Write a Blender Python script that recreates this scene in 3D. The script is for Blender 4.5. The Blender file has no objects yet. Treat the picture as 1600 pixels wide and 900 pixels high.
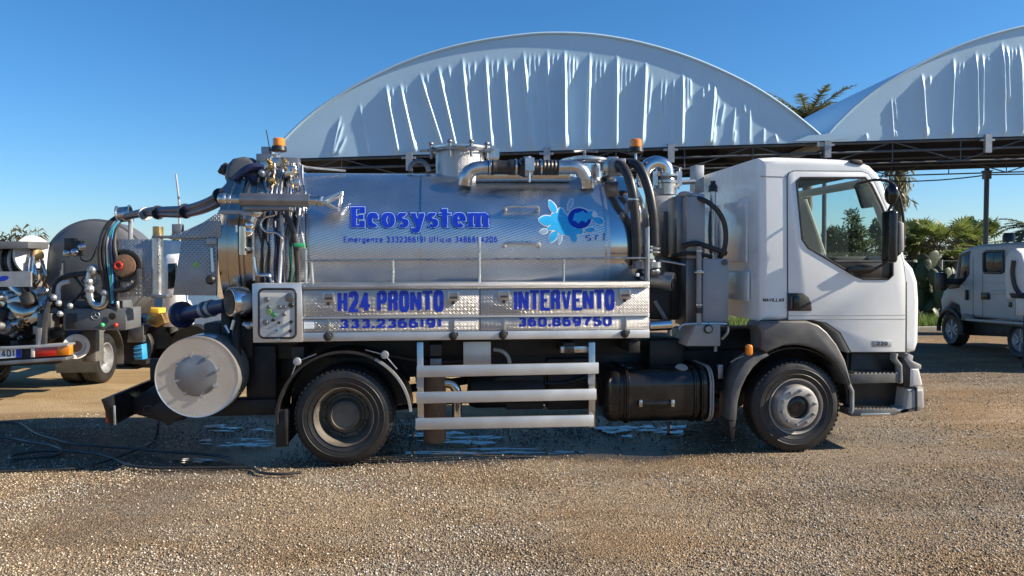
import bpy, bmesh, math, random
import numpy as np
from mathutils import Vector, Matrix
R = math.radians
random.seed(7)
rng = np.random.default_rng(7)
scene = bpy.context.scene
COL = scene.collection

# ------------------------------------------------------------------ camera
F = 1170.0; CAM_H = 2.1; HOR = 405.0; ROLL = math.atan(.005)
PITCH = math.atan((450 - HOR) / F)
_f = Vector((0, math.cos(PITCH), -math.sin(PITCH))); _u = Vector((0, math.sin(PITCH), math.cos(PITCH))); _r = Vector((1, 0, 0))
CR = _r * math.cos(ROLL) - _u * math.sin(ROLL); CU = _u * math.cos(ROLL) + _r * math.sin(ROLL)
cam_data = bpy.data.cameras.new('camera'); cam = bpy.data.objects.new('camera', cam_data); COL.objects.link(cam)
cam_data.sensor_width = 36; cam_data.lens = 36 * F / 1600; cam_data.clip_end = 3000; cam_data.clip_start = .05
M = Matrix((CR, CU, -_f)).transposed().to_4x4(); M.translation = (0, 0, CAM_H)
cam.matrix_world = M
scene.camera = cam

# ------------------------------------------------------------------ light
SUN_EL, SUN_TH = R(29), R(5.0)
to_sun = Vector((math.cos(SUN_TH) * math.cos(SUN_EL), -math.sin(SUN_TH) * math.cos(SUN_EL), math.sin(SUN_EL)))
world = bpy.data.worlds.new("World"); scene.world = world; world.use_nodes = True
wn = world.node_tree.nodes; wl = world.node_tree.links
sky = wn.new('ShaderNodeTexSky'); sky.sky_type = 'NISHITA'; sky.sun_disc = False
sky.sun_elevation = SUN_EL; sky.sun_rotation = R(90) + SUN_TH
sky.air_density = 1.0; sky.dust_density = .3; sky.ozone_density = 8.0
hs_ = wn.new('ShaderNodeHueSaturation'); hs_.inputs['Saturation'].default_value = 1.12; hs_.inputs['Hue'].default_value = .497
wl.new(sky.outputs[0], hs_.inputs['Color']); wl.new(hs_.outputs[0], wn['Background'].inputs[0]); wn['Background'].inputs[1].default_value = .082
sd = bpy.data.lights.new('sun', 'SUN'); sun = bpy.data.objects.new('sun', sd); COL.objects.link(sun)
sd.energy = 5.0; sd.angle = R(.5); sd.color = (1, .89, .72)
sun.rotation_euler = (-to_sun).to_track_quat('-Z', 'Y').to_euler(); sun.location = (20, 0, 20)
scene.view_settings.view_transform = 'Standard'; scene.view_settings.look = 'None'
scene.view_settings.exposure = .92; scene.view_settings.gamma = 1

# ------------------------------------------------------------------ frames: photo pixel + depth -> place
def ray(x, y):
    return CR * ((x - 800) / F) + CU * ((450 - y) / F) + _f
CAMP = Vector((0, 0, CAM_H))
def ground_pt(x, y, z=0.0):
    d = ray(x, y); return CAMP + d * ((z - CAM_H) / d.z)
class Frame:
    def __init__(s, O, psi):
        s.O = Vector(O); s.psi = psi
        s.U = Vector((math.cos(psi), math.sin(psi), 0)); s.V = Vector((-math.sin(psi), math.cos(psi), 0))
    def T(s, x, y, v):
        d = ray(x, y); t = (v - (CAMP - s.O).dot(s.V)) / d.dot(s.V)
        p = CAMP + d * t - s.O
        return Vector((p.dot(s.U), v, p.z))
    def uz(s, pts, v):
        return [(q.x, q.z) for q in (s.T(a, b, v) for a, b in pts)]
    def local_ray(s, x, y):
        d = ray(x, y); o = CAMP - s.O
        return Vector((o.dot(s.U), o.dot(s.V), o.z)), Vector((d.dot(s.U), d.dot(s.V), d.z))
    def place(s, ob):
        ob.location = s.O; ob.rotation_euler = (0, 0, s.psi)

# ------------------------------------------------------------------ materials
MATS = {}
def mat(name, col, rough=.5, metal=0.0, var=.12, vs=6.0, bump=0.0, bs=40.0, dirt=None, spec=.5, coat=0.0, trans=None, emit=None, dcol=None):
    """principled with noise variation of colour and gloss, optional bump and a patchy second colour (dirt = (col, amount, scale))"""
    m = bpy.data.materials.new(name); m.use_nodes = True; MATS[name] = m
    n = m.node_tree.nodes; l = m.node_tree.links; b = n['Principled BSDF']
    tc = n.new('ShaderNodeTexCoord')
    def noise(sc, det=4):
        t = n.new('ShaderNodeTexNoise'); t.inputs['Scale'].default_value = sc; t.inputs['Detail'].default_value = det
        l.new(tc.outputs['Object'], t.inputs['Vector']); return t
    t = noise(vs)
    ramp = n.new('ShaderNodeMapRange'); ramp.inputs[1].default_value = .3; ramp.inputs[2].default_value = .7
    ramp.inputs[3].default_value = 1 - var; ramp.inputs[4].default_value = 1 + var
    l.new(t.outputs['Fac'], ramp.inputs[0])
    mul = n.new('ShaderNodeMix'); mul.data_type = 'RGBA'; mul.blend_type = 'MULTIPLY'; mul.inputs[0].default_value = 1
    mul.inputs[6].default_value = (*col, 1); l.new(ramp.outputs[0], mul.inputs[7])
    out = mul.outputs[2]
    if dirt:
        d = noise(dirt[2], 8); mr = n.new('ShaderNodeMapRange'); mr.inputs[1].default_value = .5 - .25 * 1; mr.inputs[2].default_value = .78
        mr.inputs[3].default_value = 0; mr.inputs[4].default_value = dirt[1]; l.new(d.outputs['Fac'], mr.inputs[0])
        mx = n.new('ShaderNodeMix'); mx.data_type = 'RGBA'; l.new(mr.outputs[0], mx.inputs[0]); l.new(out, mx.inputs[6]); mx.inputs[7].default_value = (*dirt[0], 1)
        out = mx.outputs[2]
    l.new(out, b.inputs['Base Color'])
    r2 = n.new('ShaderNodeMapRange'); r2.inputs[1].default_value = .3; r2.inputs[2].default_value = .7
    r2.inputs[3].default_value = max(.02, rough * .8); r2.inputs[4].default_value = min(1, rough * 1.25)
    l.new(t.outputs['Fac'], r2.inputs[0]); l.new(r2.outputs[0], b.inputs['Roughness'])
    b.inputs['Metallic'].default_value = metal; b.inputs['Specular IOR Level'].default_value = spec
    b.inputs['Coat Weight'].default_value = coat; b.inputs['Coat Roughness'].default_value = .05
    if trans: b.inputs['Transmission Weight'].default_value = trans
    if bump:
        bt = noise(bs, 5); bn = n.new('ShaderNodeBump'); bn.inputs['Strength'].default_value = bump; bn.inputs['Distance'].default_value = .01
        l.new(bt.outputs['Fac'], bn.inputs['Height']); l.new(bn.outputs[0], b.inputs['Normal'])
    return m

def pattern_bump(m, kind, sx, sz, strength, dist):
    """embossed sheet: kind 'tread' = five-bar style chequer plate, 'swirl' = engine-turned rows, 'brush' = brushed"""
    n = m.node_tree.nodes; l = m.node_tree.links; b = n['Principled BSDF']
    tc = n.new('ShaderNodeTexCoord'); sp = n.new('ShaderNodeSeparateXYZ'); l.new(tc.outputs['Object'], sp.inputs[0])
    def mth(op, a, c=None):
        q = n.new('ShaderNodeMath'); q.operation = op
        for i, v in enumerate((a, c)):
            if v is None: continue
            if isinstance(v, (int, float)): q.inputs[i].default_value = v
            else: l.new(v, q.inputs[i])
        return q.outputs[0]
    X, Z = sp.outputs[0], sp.outputs[2]
    if kind == 'tread':
        a = mth('SINE', mth('MULTIPLY', mth('ADD', X, Z), sx)); c = mth('SINE', mth('MULTIPLY', mth('SUBTRACT', X, Z), sx))
        h = mth('MAXIMUM', mth('POWER', mth('ABSOLUTE', a), 3.0), 0.0)
        h2 = mth('POWER', mth('ABSOLUTE', c), 3.0)
        chk = n.new('ShaderNodeTexChecker'); chk.inputs['Scale'].default_value = sx / math.pi
        rot = n.new('ShaderNodeMapping'); rot.inputs['Rotation'].default_value = (0, R(45), 0); rot.inputs['Location'].default_value = (.001, .013, .001)
        l.new(tc.outputs['Object'], rot.inputs[0]); l.new(rot.outputs[0], chk.inputs[0])
        h = mth('MULTIPLY', mth('MULTIPLY', h, h2), 1.0)
        h = mth('ADD', h, mth('MULTIPLY', chk.outputs['Fac'], .35))
    else:
        h = mth('MULTIPLY', mth('SINE', mth('MULTIPLY', X, sx)), mth('SINE', mth('ADD', mth('MULTIPLY', Z, sz), mth('MULTIPLY', X, sx * .5))))
    bn = n.new('ShaderNodeBump'); bn.inputs['Strength'].default_value = strength; bn.inputs['Distance'].default_value = dist
    l.new(h, bn.inputs['Height']); l.new(bn.outputs[0], b.inputs['Normal'])

DUST = (.32, .26, .19)
mat('white paint', (.84, .86, .85), .28, var=.03, vs=2, coat=.5, dirt=((.55, .52, .46), .22, 3.5))
mat('white paint dull', (.62, .63, .63), .4, var=.05, dirt=((.4, .37, .32), .3, 3))
mat('grey plastic', (.095, .097, .097), .45, var=.12, dirt=(DUST, .22, 6), bump=.1, bs=120)
mat('light grey plastic', (.33, .33, .32), .55, var=.1, dirt=(DUST, .35, 5), bump=.1, bs=120)
mat('black plastic', (.010, .010, .011), .42, var=.25, dirt=(DUST, .08, 5), bump=.05, bs=90)
mat('gloss black', (.007, .007, .008), .2, var=.2, dirt=(DUST, .05, 6))
mat('rubber', (.007, .007, .008), .5, var=.2, vs=9, dirt=((.07, .06, .05), .3, 5), bump=.12, bs=140)
mat('hose black', (.014, .015, .018), .38, var=.2, dirt=(DUST, .1, 8))
mat('hose blue', (.012, .022, .085), .35, var=.25, dirt=(DUST, .08, 8))
mat('chassis', (.010, .0105, .012), .55, var=.35, dirt=((.06, .05, .04), .35, 5), bump=.2, bs=30)
mat('steel', (.62, .62, .62), .3, 1.0, var=.12, vs=9, dirt=((.28, .25, .2), .35, 7))
mat('bright steel', (.75, .75, .75), .17, 1.0, var=.08, dirt=((.4, .36, .3), .25, 6))
mat('tank steel', (.70, .72, .73), .23, .97, var=.05, vs=3, dirt=((.42, .41, .40), .3, 2.2))
pattern_bump(MATS['tank steel'], 'swirl', 150, 230, .42, .003)
mat('smooth tank steel', (.60, .61, .62), .13, 1.0, var=.05, vs=3, dirt=((.42, .41, .40), .3, 2.2), bump=.03, bs=4)
mat('band steel', (.62, .57, .50), .2, 1.0, var=.1, vs=4, dirt=((.22, .16, .1), .5, 4))
mat('tread plate', (.50, .50, .51), .36, 1.0, var=.08, vs=4, dirt=((.38, .34, .28), .5, 3))
pattern_bump(MATS['tread plate'], 'tread', 115, 0, .9, .004)
mat('dull tread plate', (.40, .42, .45), .40, .85, var=.08, vs=4, dirt=((.2, .19, .18), .5, 3))
pattern_bump(MATS['dull tread plate'], 'tread', 75, 0, .9, .006)
mat('panel grey', (.34, .35, .37), .45, .1, var=.06, vs=3, dirt=((.22, .21, .2), .4, 5))
mat('aluminium', (.66, .66, .66), .42, .75, var=.06, vs=3, dirt=((.45, .42, .38), .3, 5))
mat('galvanised', (.40, .42, .44), .5, .6, var=.15, vs=8, dirt=((.25, .22, .19), .3, 5))
mat('dull steel', (.30, .31, .33), .42, .8, var=.2, vs=5, dirt=((.14, .11, .09), .5, 4), bump=.06, bs=25)
mat('tank grey', (.125, .135, .15), .45, .15, var=.12, vs=3, dirt=((.09, .085, .08), .5, 2.5))
mat('brass', (.55, .38, .16), .35, .9, var=.2, dirt=((.15, .11, .08), .6, 9))
mat('rust', (.21, .12, .075), .8, .1, var=.35, vs=14, dirt=((.30, .17, .09), .6, 10), bump=.4, bs=40)
mat('blue vinyl', (.004, .030, .42), .35, var=.08)
mat('pale vinyl', (.30, .44, .60), .35, var=.05)
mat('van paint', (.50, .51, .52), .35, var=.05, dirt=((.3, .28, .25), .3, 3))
mat('cyan vinyl', (.03, .42, .80), .35, var=.06)
mat('white vinyl', (.75, .80, .84), .35, var=.05)
mat('black print', (.02, .02, .025), .5, var=.1)
mat('amber', (.75, .22, .015), .18, var=.1, coat=.6)
mat('red lens', (.50, .025, .012), .2, var=.1, coat=.6)
mat('clear lens', (.72, .70, .64), .15, var=.1, coat=.8)
mat('yellow paint', (.75, .47, .02), .4, var=.1, dirt=(DUST, .3, 6))
mat('blue crate', (.02, .28, .62), .45, var=.1, dirt=(DUST, .2, 6))
mat('sticker green', (.25, .48, .12), .5, var=.3, vs=60)
mat('cab trim', (.055, .056, .06), .7, var=.15)
mat('cab trim beige', (.24, .23, .21), .7, var=.1)
mat('seat cloth', (.045, .05, .06), .85, var=.2)
mat('membrane', (.47, .67, .81), .40, var=.03, vs=.6, dirt=((.38, .44, .53), .3, .5))
mat('underside_shade', (.030, .034, .045), .8, var=.2)  # near-black colour that holds the shade under the hangar roof
mat('hangar steel', (.10, .11, .12), .55, .3, var=.2)
mat('concrete', (.36, .34, .30), .85, var=.15, bump=.2)
mat('bark', (.12, .085, .055), .9, var=.35, vs=10, bump=.5, bs=18)
mat('palm bark', (.15, .115, .075), .9, var=.4, vs=12, bump=.6, bs=16)
mat('cactus', (.032, .060, .028), .55, var=.25, vs=4, dirt=((.08, .085, .045), .4, 6))
mat('drum face', (.70, .69, .67), .24, .75, var=.06, vs=2, dirt=((.5, .48, .44), .4, 3))
mat('wire', (.25, .26, .25), .5, .5)
mat('indicator green', (.05, .4, .15), .3); mat('screen face', (.62, .63, .60), .3, var=.06)

def leafmat(name, cols, trans=.25):
    m = bpy.data.materials.new(name); m.use_nodes = True; MATS[name] = m
    n = m.node_tree.nodes; l = m.node_tree.links; b = n['Principled BSDF']
    g = n.new('ShaderNodeNewGeometry'); cr = n.new('ShaderNodeValToRGB'); e = cr.color_ramp.elements
    e[0].color = (*cols[0], 1); e[1].color = (*cols[-1], 1)
    for i, c in enumerate(cols[1:-1]):
        k = e.new((i + 1) / (len(cols) - 1)); k.color = (*c, 1)
    l.new(g.outputs['Random Per Island'], cr.inputs[0]); l.new(cr.outputs[0], b.inputs['Base Color'])
    b.inputs['Roughness'].default_value = .55
    tr = n.new('ShaderNodeBsdfTranslucent'); l.new(cr.outputs[0], tr.inputs[0]); mx = n.new('ShaderNodeMixShader'); mx.inputs[0].default_value = trans
    l.new(b.outputs[0], mx.inputs[1]); l.new(tr.outputs[0], mx.inputs[2]); l.new(mx.outputs[0], n['Material Output'].inputs[0])
    return m
leafmat('leaf olive', [(.08, .11, .04), (.13, .16, .06), (.20, .21, .09), (.10, .13, .05)], .35)
leafmat('leaf dark', [(.035, .06, .02), (.065, .095, .035), (.11, .135, .05), (.05, .08, .03)], .3)
leafmat('leaf palm', [(.09, .13, .03), (.16, .21, .05), (.22, .26, .07), (.11, .15, .04)], .4)
leafmat('leaf dry', [(.24, .21, .12), (.18, .18, .09), (.32, .27, .16), (.13, .15, .06)], .35)
leafmat('grass blades', [(.10, .17, .03), (.16, .24, .05), (.20, .26, .07), (.12, .17, .04)])
leafmat('reed', [(.30, .27, .17), (.24, .22, .13), (.18, .19, .10)])
leafmat('palm frond', [(.08, .11, .03), (.13, .15, .05), (.19, .19, .08), (.25, .21, .11)], .35)

def glassmat(name, tint, opac, rough=.02):
    m = bpy.data.materials.new(name); m.use_nodes = True; MATS[name] = m
    n = m.node_tree.nodes; l = m.node_tree.links; n.remove(n['Principled BSDF'])
    t = n.new('ShaderNodeBsdfTransparent'); t.inputs[0].default_value = (*tint, 1)
    g = n.new('ShaderNodeBsdfGlossy'); g.inputs['Roughness'].default_value = rough
    lw = n.new('ShaderNodeLayerWeight'); lw.inputs[0].default_value = .5; fr = n.new('ShaderNodeMath'); fr.operation = 'POWER'; fr.inputs[1].default_value = 5; l.new(lw.outputs['Facing'], fr.inputs[0])
    ad = n.new('ShaderNodeMath'); ad.operation = 'ADD'; ad.use_clamp = True; ad.inputs[1].default_value = opac; l.new(fr.outputs[0], ad.inputs[0])
    mx = n.new('ShaderNodeMixShader'); l.new(ad.outputs[0], mx.inputs[0]); l.new(t.outputs[0], mx.inputs[1]); l.new(g.outputs[0], mx.inputs[2])
    l.new(mx.outputs[0], n['Material Output'].inputs[0]); return m
glassmat('window glass', (.91, .955, .935), .015)
glassmat('clear glass', (.97, .97, .97), .02)
glassmat('dark glass', (.22, .26, .28), .06)
mat('mirror glass', (.7, .72, .74), .03, 1.0, var=.02)

# ------------------------------------------------------------------ mesh builder
class MB:
    def __init__(s): s.v = []; s.f = []
    def add(s, vs, fs):
        o = len(s.v); s.v += [tuple(p) for p in vs]; s.f += [tuple(i + o for i in f) for f in fs]; return s
    def box(s, x0, x1, y0, y1, z0, z1, rot=None, piv=None):
        vs = [Vector((x, y, z)) for z in (z0, z1) for y in (y0, y1) for x in (x0, x1)]
        if rot is not None:
            c = Vector(piv) if piv is not None else Vector(((x0 + x1) / 2, (y0 + y1) / 2, (z0 + z1) / 2))
            vs = [c + rot @ (p - c) for p in vs]
        return s.add(vs, [(0, 2, 3, 1), (4, 5, 7, 6), (0, 1, 5, 4), (2, 6, 7, 3), (0, 4, 6, 2), (1, 3, 7, 5)])
    def prism(s, poly, v0, v1):
        """poly in (u, z), extruded from depth v0 to v1"""
        a = sum(poly[i][0] * poly[(i + 1) % len(poly)][1] - poly[(i + 1) % len(poly)][0] * poly[i][1] for i in range(len(poly)))
        if a < 0: poly = poly[::-1]
        n = len(poly); vs = [(u, v0, z) for u, z in poly] + [(u, v1, z) for u, z in poly]
        fs = [tuple(range(n)), tuple(range(2 * n - 1, n - 1, -1))] + [(i, i + n, (i + 1) % n + n, (i + 1) % n) for i in range(n)]
        return s.add(vs, fs)
    def rprism(s, poly, v0, v1, r, k=4):
        """prism with rounded front and back rims"""
        a = sum(poly[i][0] * poly[(i + 1) % len(poly)][1] - poly[(i + 1) % len(poly)][0] * poly[i][1] for i in range(len(poly)))
        if a < 0: poly = poly[::-1]
        n = len(poly); P = [Vector(p) for p in poly]; nm = []
        for i in range(n):
            e1 = (P[i] - P[i - 1]).normalized(); e2 = (P[(i + 1) % n] - P[i]).normalized()
            b = Vector((-e1.y - e2.y, e1.x + e2.x)); b = b.normalized() if b.length > 1e-6 else Vector((-e1.y, e1.x))
            c = max(.5, b.dot(Vector((-e1.y, e1.x)))); nm.append(b / c)
        rings = []
        for j in range(k + 1):
            t = math.pi / 2 * j / k; rings.append((v0 + r * (1 - math.sin(t)), r * (1 - math.cos(t)))) # from inside rim
        rings = [(v0 + r * (1 - math.cos(math.pi / 2 * j / k)), r * (1 - math.sin(math.pi / 2 * j / k))) for j in range(k + 1)]
        rings += [(v1 - (q[0] - v0), q[1]) for q in rings[::-1]]
        vs = []
        for (v, ins) in rings:
            for i in range(n):
                p = P[i] + nm[i] * ins; vs.append((p.x, v, p.y))
        m = len(rings); fs = [tuple(range(n)), tuple(range(m * n - 1, (m - 1) * n - 1, -1))]
        for j in range(m - 1):
            for i in range(n):
                fs.append((j * n + i, (j + 1) * n + i, (j + 1) * n + (i + 1) % n, j * n + (i + 1) % n))
        return s.add(vs, fs)
    def tube(s, pts, r, n=8, closed=False, smooth=0):
        P = [Vector(p) for p in pts]
        if smooth: P = spline(P, smooth, closed)
        m = len(P); rr = r if isinstance(r, (list, tuple)) else [r] * m
        if len(rr) != m: rr = [rr[min(len(rr) - 1, int(i / m * len(rr)))] for i in range(m)]
        up = Vector((0, 0, 1)); vs = []; fs = []; prev = None
        for i in range(m):
            if closed: t = P[(i + 1) % m] - P[i - 1]
            else: t = P[min(i + 1, m - 1)] - P[max(i - 1, 0)]
            t.normalize()
            if prev is None:
                a = up if abs(t.z) < .9 else Vector((0, 1, 0)); x = t.cross(a).normalized()
            else:
                x = prev - t * prev.dot(t); x = x.normalized() if x.length > 1e-6 else t.orthogonal().normalized()
            prev = x; y = t.cross(x)
            for k in range(n):
                a = 2 * math.pi * k / n; vs.append(P[i] + (x * math.cos(a) + y * math.sin(a)) * rr[i])
        for i in range(m if closed else m - 1):
            for k in range(n):
                j = (i + 1) % m; fs.append((i * n + k, i * n + (k + 1) % n, j * n + (k + 1) % n, j * n + k))
        if not closed: fs += [tuple(range(n - 1, -1, -1)), tuple(range((m - 1) * n, m * n))]
        return s.add(vs, fs)
    def lathe(s, prof, o, axis, n=24, cap=True):
        """prof = [(radius, distance along axis)]"""
        o = Vector(o); ax = Vector(axis).normalized(); x = ax.orthogonal().normalized()
        if abs(ax.y) > .9: x = Vector((1, 0, 0))
        elif abs(ax.x) > .9: x = Vector((0, 0, 1))
        elif abs(ax.z) > .9: x = Vector((1, 0, 0))
        x = (x - ax * x.dot(ax)).normalized()
        y = ax.cross(x); vs = []; fs = []
        for (r, h) in prof:
            for k in range(n):
                a = 2 * math.pi * k / n; vs.append(o + ax * h + (x * math.cos(a) + y * math.sin(a)) * r)
        for i in range(len(prof) - 1):
            for k in range(n): fs.append((i * n + k, i * n + (k + 1) % n, (i + 1) * n + (k + 1) % n, (i + 1) * n + k))
        if cap:
            if prof[0][0] > 1e-4: fs.append(tuple(range(n - 1, -1, -1)))
            if prof[-1][0] > 1e-4: fs.append(tuple(range((len(prof) - 1) * n, len(prof) * n)))
        return s.add(vs, fs)
    def cyl(s, p0, p1, r, n=16, r1=None):
        p0, p1 = Vector(p0), Vector(p1)
        return s.lathe([(r, 0), (r1 if r1 is not None else r, (p1 - p0).length)], p0, p1 - p0, n)
    def ball(s, c, r, n=12, sc=(1, 1, 1)):
        pr = [(max(1e-5, math.sin(math.pi * i / 8)) * 1.0, -math.cos(math.pi * i / 8)) for i in range(9)]
        o = len(s.v); s.lathe(pr, (0, 0, 0), (0, 0, 1), n, cap=False)
        for i in range(o, len(s.v)):
            p = s.v[i]; s.v[i] = (c[0] + p[0] * r * sc[0], c[1] + p[1] * r * sc[1], c[2] + p[2] * r * sc[2])
        return s
    def mesh(s, name, bevel=0, seg=2, ang=35, weld=False):
        me = bpy.data.meshes.new(name); me.from_pydata(s.v, [], s.f); me.update()
        bm = bmesh.new(); bm.from_mesh(me)
        if weld: bmesh.ops.remove_doubles(bm, verts=bm.verts, dist=1e-5)
        bmesh.ops.recalc_face_normals(bm, faces=bm.faces)
        if bevel:
            ed = [e for e in bm.edges if len(e.link_faces) == 2 and e.calc_face_angle(0) > R(30)]
            if ed: bmesh.ops.bevel(bm, geom=ed, offset=bevel, segments=seg, profile=.5, affect='EDGES', clamp_overlap=True)
        bm.to_mesh(me); bm.free()
        me.polygons.foreach_set('use_smooth', [True] * len(me.polygons)); me.set_sharp_from_angle(angle=R(ang)); me.update()
        return me
    def build(s, name, m, parent=None, bevel=0, seg=2, ang=35, label=None, weld=False):
        return link(name, s.mesh(name, bevel, seg, ang, weld), m, parent, label)

def spline(P, k, closed=False):
    P = [Vector(p) for p in P]; n = len(P); out = []
    for i in range(n if closed else n - 1):
        if closed: a, b, c, d = P[i - 1], P[i], P[(i + 1) % n], P[(i + 2) % n]
        else: a, b, c, d = P[max(i - 1, 0)], P[i], P[i + 1], P[min(i + 2, n - 1)]
        for j in range(k):
            t = j / k; t2 = t * t; t3 = t2 * t
            out.append(.5 * ((2 * b) + (c - a) * t + (2 * a - 5 * b + 4 * c - d) * t2 + (3 * b - a - 3 * c + d) * t3))
    if not closed: out.append(P[-1])
    return out

def link(name, me, m, parent=None, label=None):
    o = bpy.data.objects.new(name, me); COL.objects.link(o)
    if m is not None and not me.materials: me.materials.append(MATS[m] if isinstance(m, str) else m)
    if parent is not None: o.parent = parent
    if label: o['label'] = label
    return o
def thing(name, label, cat, group=None, loc=(0, 0, 0), rz=0):
    o = bpy.data.objects.new(name, None); COL.objects.link(o); o.location = loc; o.rotation_euler = (0, 0, rz)
    o['label'] = label; o['category'] = cat
    if group: o['group'] = group
    return o
def tag(o, label, cat, group=None):
    o['label'] = label; o['category'] = cat
    if group: o['group'] = group
    return o
def struct(o, kind='structure'):
    o['kind'] = kind; return o
def bool_cut(base, cutters):
    """base mesh minus cutter meshes, as a new mesh"""
    o = bpy.data.objects.new('tmp_base', base); COL.objects.link(o); tmp = [o]
    for c in cutters:
        k = bpy.data.objects.new('tmp_cut', c); COL.objects.link(k); tmp.append(k)
        md = o.modifiers.new('b', 'BOOLEAN'); md.operation = 'DIFFERENCE'; md.solver = 'EXACT'; md.object = k
    dg = bpy.context.evaluated_depsgraph_get(); dg.update()
    me = bpy.data.meshes.new_from_object(o.evaluated_get(dg))
    for k in tmp: bpy.data.objects.remove(k)
    me.polygons.foreach_set('use_smooth', [True] * len(me.polygons)); me.set_sharp_from_angle(angle=R(30)); me.update()
    return me
def np_mesh(name, V, Fa):
    """fast triangle mesh from arrays"""
    me = bpy.data.meshes.new(name); V = np.asarray(V, np.float32); Fa = np.asarray(Fa, np.int32); k = Fa.shape[1]
    me.vertices.add(len(V)); me.vertices.foreach_set('co', V.ravel())
    me.loops.add(Fa.size); me.loops.foreach_set('vertex_index', Fa.ravel())
    me.polygons.add(len(Fa)); me.polygons.foreach_set('loop_start', np.arange(0, Fa.size, k, dtype=np.int32))
    me.update(calc_edges=True); return me
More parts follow.
